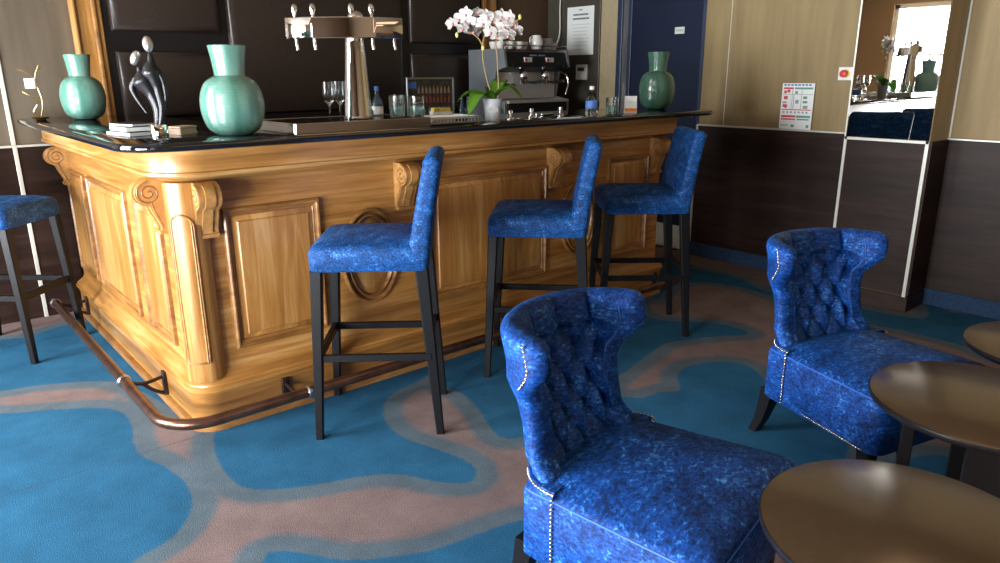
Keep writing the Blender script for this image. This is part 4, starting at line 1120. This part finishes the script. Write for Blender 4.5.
# framed picture on the back counter
t = thing('framed_picture', 'silver framed picture of rows of bottles leaning at the padded wall', 'picture', (2.46, 1.80, BZ), 0)
fw, fh = .205, .325
bm = NB()
for a_ in ((-fw, fw, 0, .014), (-fw, fw, fh-.014, fh), (-fw, -fw+.014, .014, fh-.014), (fw-.014, fw, .014, fh-.014)): add_box(bm, a_[0], a_[1], -.012, .010, a_[2], a_[3], .002, 1)
obj('frame', bm, 'steel', t)
obj('picture_sheet', box(-fw+.012, fw-.012, -.002, .006, .012, fh-.012), plain('dark_print', (.05, .045, .035), .4, noise=.6, nscale=25), t)
obj('sky_patch', box(-fw+.016, -.12, -.0035, -.002, fh-.075, fh-.03), 'blue_print', t)
for row, (zz, mt_, n_) in enumerate(((.215, 'shelf_tan', 9), (.150, 'shelf_red', 9), (.075, 'ink_grey', 7))):
    for k in range(n_):
        x = -.10+k*.26/(n_-1); bm = NB()
        add_box(bm, x-.008, x+.008, -.004, -.002, zz, zz+.034); add_box(bm, x-.003, x+.003, -.004, -.002, zz+.034, zz+.048)
        obj('printed_bottle', bm, mt_, t)
# small bottles between picture and machine
for k, (x, lab) in enumerate(((2.74, 'small clear bottle between the framed picture and the espresso machine, left one'), (2.80, 'small clear bottle between the framed picture and the espresso machine, right one'))):
    if k == 0: vb = o = simple('small_bottle', add_lathe(NB(), [(.018, 0), (.022, .004), (.022, .10), (.012, .14), (.009, .17), (.009, .185)], seg=20), 'blue_glass', lab, 'bottle', smooth=50, group='small bottles on the back counter')
    else: o = dup(vb)
    o.location = (x, 1.80, BZ); o['label'] = lab
# knobs and chrome pieces in front of the machine
for k, (x, y, lab) in enumerate(((2.98, 1.70, 'steel milk pitcher left of the espresso machine'),)):
    t = thing('milk_pitcher', lab, 'pitcher', (x-.04, y, BZ))
    obj('body', add_lathe(NB(), [(.036, 0), (.038, .004), (.036, .05), (.028, .08), (.031, .10), (.029, .10), (.026, .08), (.03, .05), (.01, .01)], seg=28), 'chrome', t, 60)
    obj('handle', add_tube(NB(), smooth_path([(-.030, 0, .09), (-.06, 0, .08), (-.055, 0, .03), (-.037, 0, .02)], 5), .004, 8), 'chrome', t, 60)
# chrome cocktail tools lying on the inner side of the bar top
for k, (px, py, lab) in enumerate(((510, 119, 'small chrome sink tap knob on the inner edge of the bar top, left one'), (531, 117, 'small chrome sink tap knob on the inner edge of the bar top, middle one'), (560, 115, 'small chrome sink tap knob on the inner edge of the bar top, right one'))):
    p = atz(px, py, CT)
    if k == 0: kn = o = simple('chrome_knob', add_lathe(NB(), [(.020, 0), (.020, .004), (.008, .008), (.008, .022), (.014, .026), (.014, .040), (.010, .043)], seg=20), 'chrome', lab, 'knob', smooth=50, group='chrome knobs on the bar top')
    else: o = dup(kn)
    o.location = (p.x, min(p.y, .58), CT); o['label'] = lab
bm = NB(); add_tube(bm, [(0, 0, .006), (.10, .02, .006)], .005, 8); add_tube(bm, [(.02, -.02, .006), (.13, .0, .006)], .0045, 8); add_box(bm, .09, .15, .0, .03, 0, .010, .003, 1)
simple('cocktail_tools', bm, 'steel', 'metal bar tools lying on the bar top beside the water bottle', 'bar tools', (2.10, .33, CT), .1)

# notice, thermostat and cable on the grey column
t = thing('notice', 'white printed notice taped on the grey column', 'notice', (XR-.0205, 1.835, 1.685))
obj('sheet', box(-.0015, 0, -.150, .150, -.19, .19), 'paper', t)
def bars(rows, x=-.0022):
    bm = NB()
    for (yc, hw_, z, h_, seg_) in rows:
        n_ = max(1, int(hw_*2/seg_)); 
        for k in range(n_):
            y = yc-hw_+k*seg_; add_box(bm, x, x+.001, y, y+seg_*.78, z-h_/2, z+h_/2)
    return bm
obj('letterhead', bars([(0, .020, .165, .008, .010)]), 'ink', t)
obj('heading', bars([(0, .085, .128, .013, .014), (0, .095, .096, .013, .014)]), 'ink', t)
obj('printed_lines', bars([(0, .11, .05-.0*k, .003, .02) for k in range(1)] + [(0, .10-.01*(k % 3), .025-.028*k, .003, .016) for k in range(6)] + [(.01, .06, -.145, .004, .012)]), 'ink_grey', t)
t = thing('thermostat', 'small white thermostat box below the notice', 'thermostat', (XR-.0205, 1.795, 1.355))
obj('housing', box(-.022, 0, -.062, .062, -.062, .062, .006), 'plastic_white', t); obj('display', box(-.0235, -.021, -.035, .040, .010, .038), 'ink', t)
cp = [(XR-.025, 2.05, H-.02), (XR-.026, 2.045, 2.2), (XR-.035, 2.06, 1.9), (XR-.05, 2.05, 1.65), (XR-.12, 2.08, 1.52), (XR-.26, 2.07, 1.42), (XR-.300, 2.05, 1.34)]
simple('power_cable', add_tube(NB(), smooth_path(cp, 6), .006, 8), 'plastic_white', 'pale cable hanging down the grey column behind the espresso machine', 'cable', smooth=60)
simple('socket_box', box(-.03, 0, -.05, .05, -.03, .03, .004), 'black_plastic', 'black socket box low on the grey column behind the water bottle', 'socket', (XR-.0205, 1.66, 1.10))
# sheet poster standing on the wainscot and emergency stop
t = thing('poster', 'small printed poster with red and green boxes standing on the wainscot trim', 'poster', (XR-.012, -.110, TR+.0065), 0)
ph, pw = .292, .110
obj('sheet', box(-.004, -.001, -pw, pw, 0, ph, .0005, 1), 'paper', t)
def pr(nm, mt_, rects):      # y measured from the left edge of the sheet as seen (towards -y), z from the top, in metres
    bm = NB()
    for (a0, a1, z0_, z1_) in rects: add_box(bm, -.005, -.0042, pw-a1*2*pw, pw-a0*2*pw, ph-z1_*ph, ph-z0_*ph)
    obj(nm, bm, mt_, t)
pr('blue_heading', 'blue_print', [(.05+.11*k, .13+.11*k, .02, .055) for k in range(8)])
pr('red_boxes', 'red', [(.05, .36, .09, .13), (.07, .15, .16, .22), (.17, .26, .14, .20), (.08, .20, .28, .35), (.12, .2, .46, .54), (.06, .12, .46, .52), (.04, .95, .565, .585), (.05, .50, .70, .745), (.05, .5, .77, .80)])
pr('green_boxes', 'green_print', [(.40, .95, .09, .13), (.42, .5, .17, .23), (.68, .80, .28, .34), (.68, .82, .38, .43), (.52, .95, .70, .745), (.55, .92, .77, .80), (.38, .48, .90, .96), (.85, .93, .90, .96)])
pr('dark_marks', 'ink_grey', [(.05, .18, .40, .44), (.38, .40, .25, .55), (.70, .84, .48, .55), (.45, .55, .36, .44)] + [(.08+.12*k, .14+.12*k, .61, .65) for k in range(7)] + [(.06, .09+.2, .91, .93)])
pr('frame_lines', 'ink_grey', [(.33, .345, .14, .56), (.62, .635, .14, .56), (.03, .97, .235, .245)])
t = thing('emergency_stop', 'white switch box with a round red push button left of the mirror', 'switch', (XR-.0005, -.405, 1.335))
obj('housing', box(-.020, 0, -.045, .045, -.040, .040, .004), 'plastic_white', t)
obj('yellow_ring', add_lathe(NB(), [(.026, 0), (.026, .004)], (-.0195, 0, 0), 24, M4=Matrix.Rotation(-PI/2, 4, 'Y')), 'yellow', t, 50)
obj('button', add_lathe(NB(), [(.014, 0), (.014, .008), (.022, .012), (.022, .022), (.016, .026)], (-.0225, .004, 0), 24, M4=Matrix.Rotation(-PI/2, 4, 'Y')), 'red', t, 50)
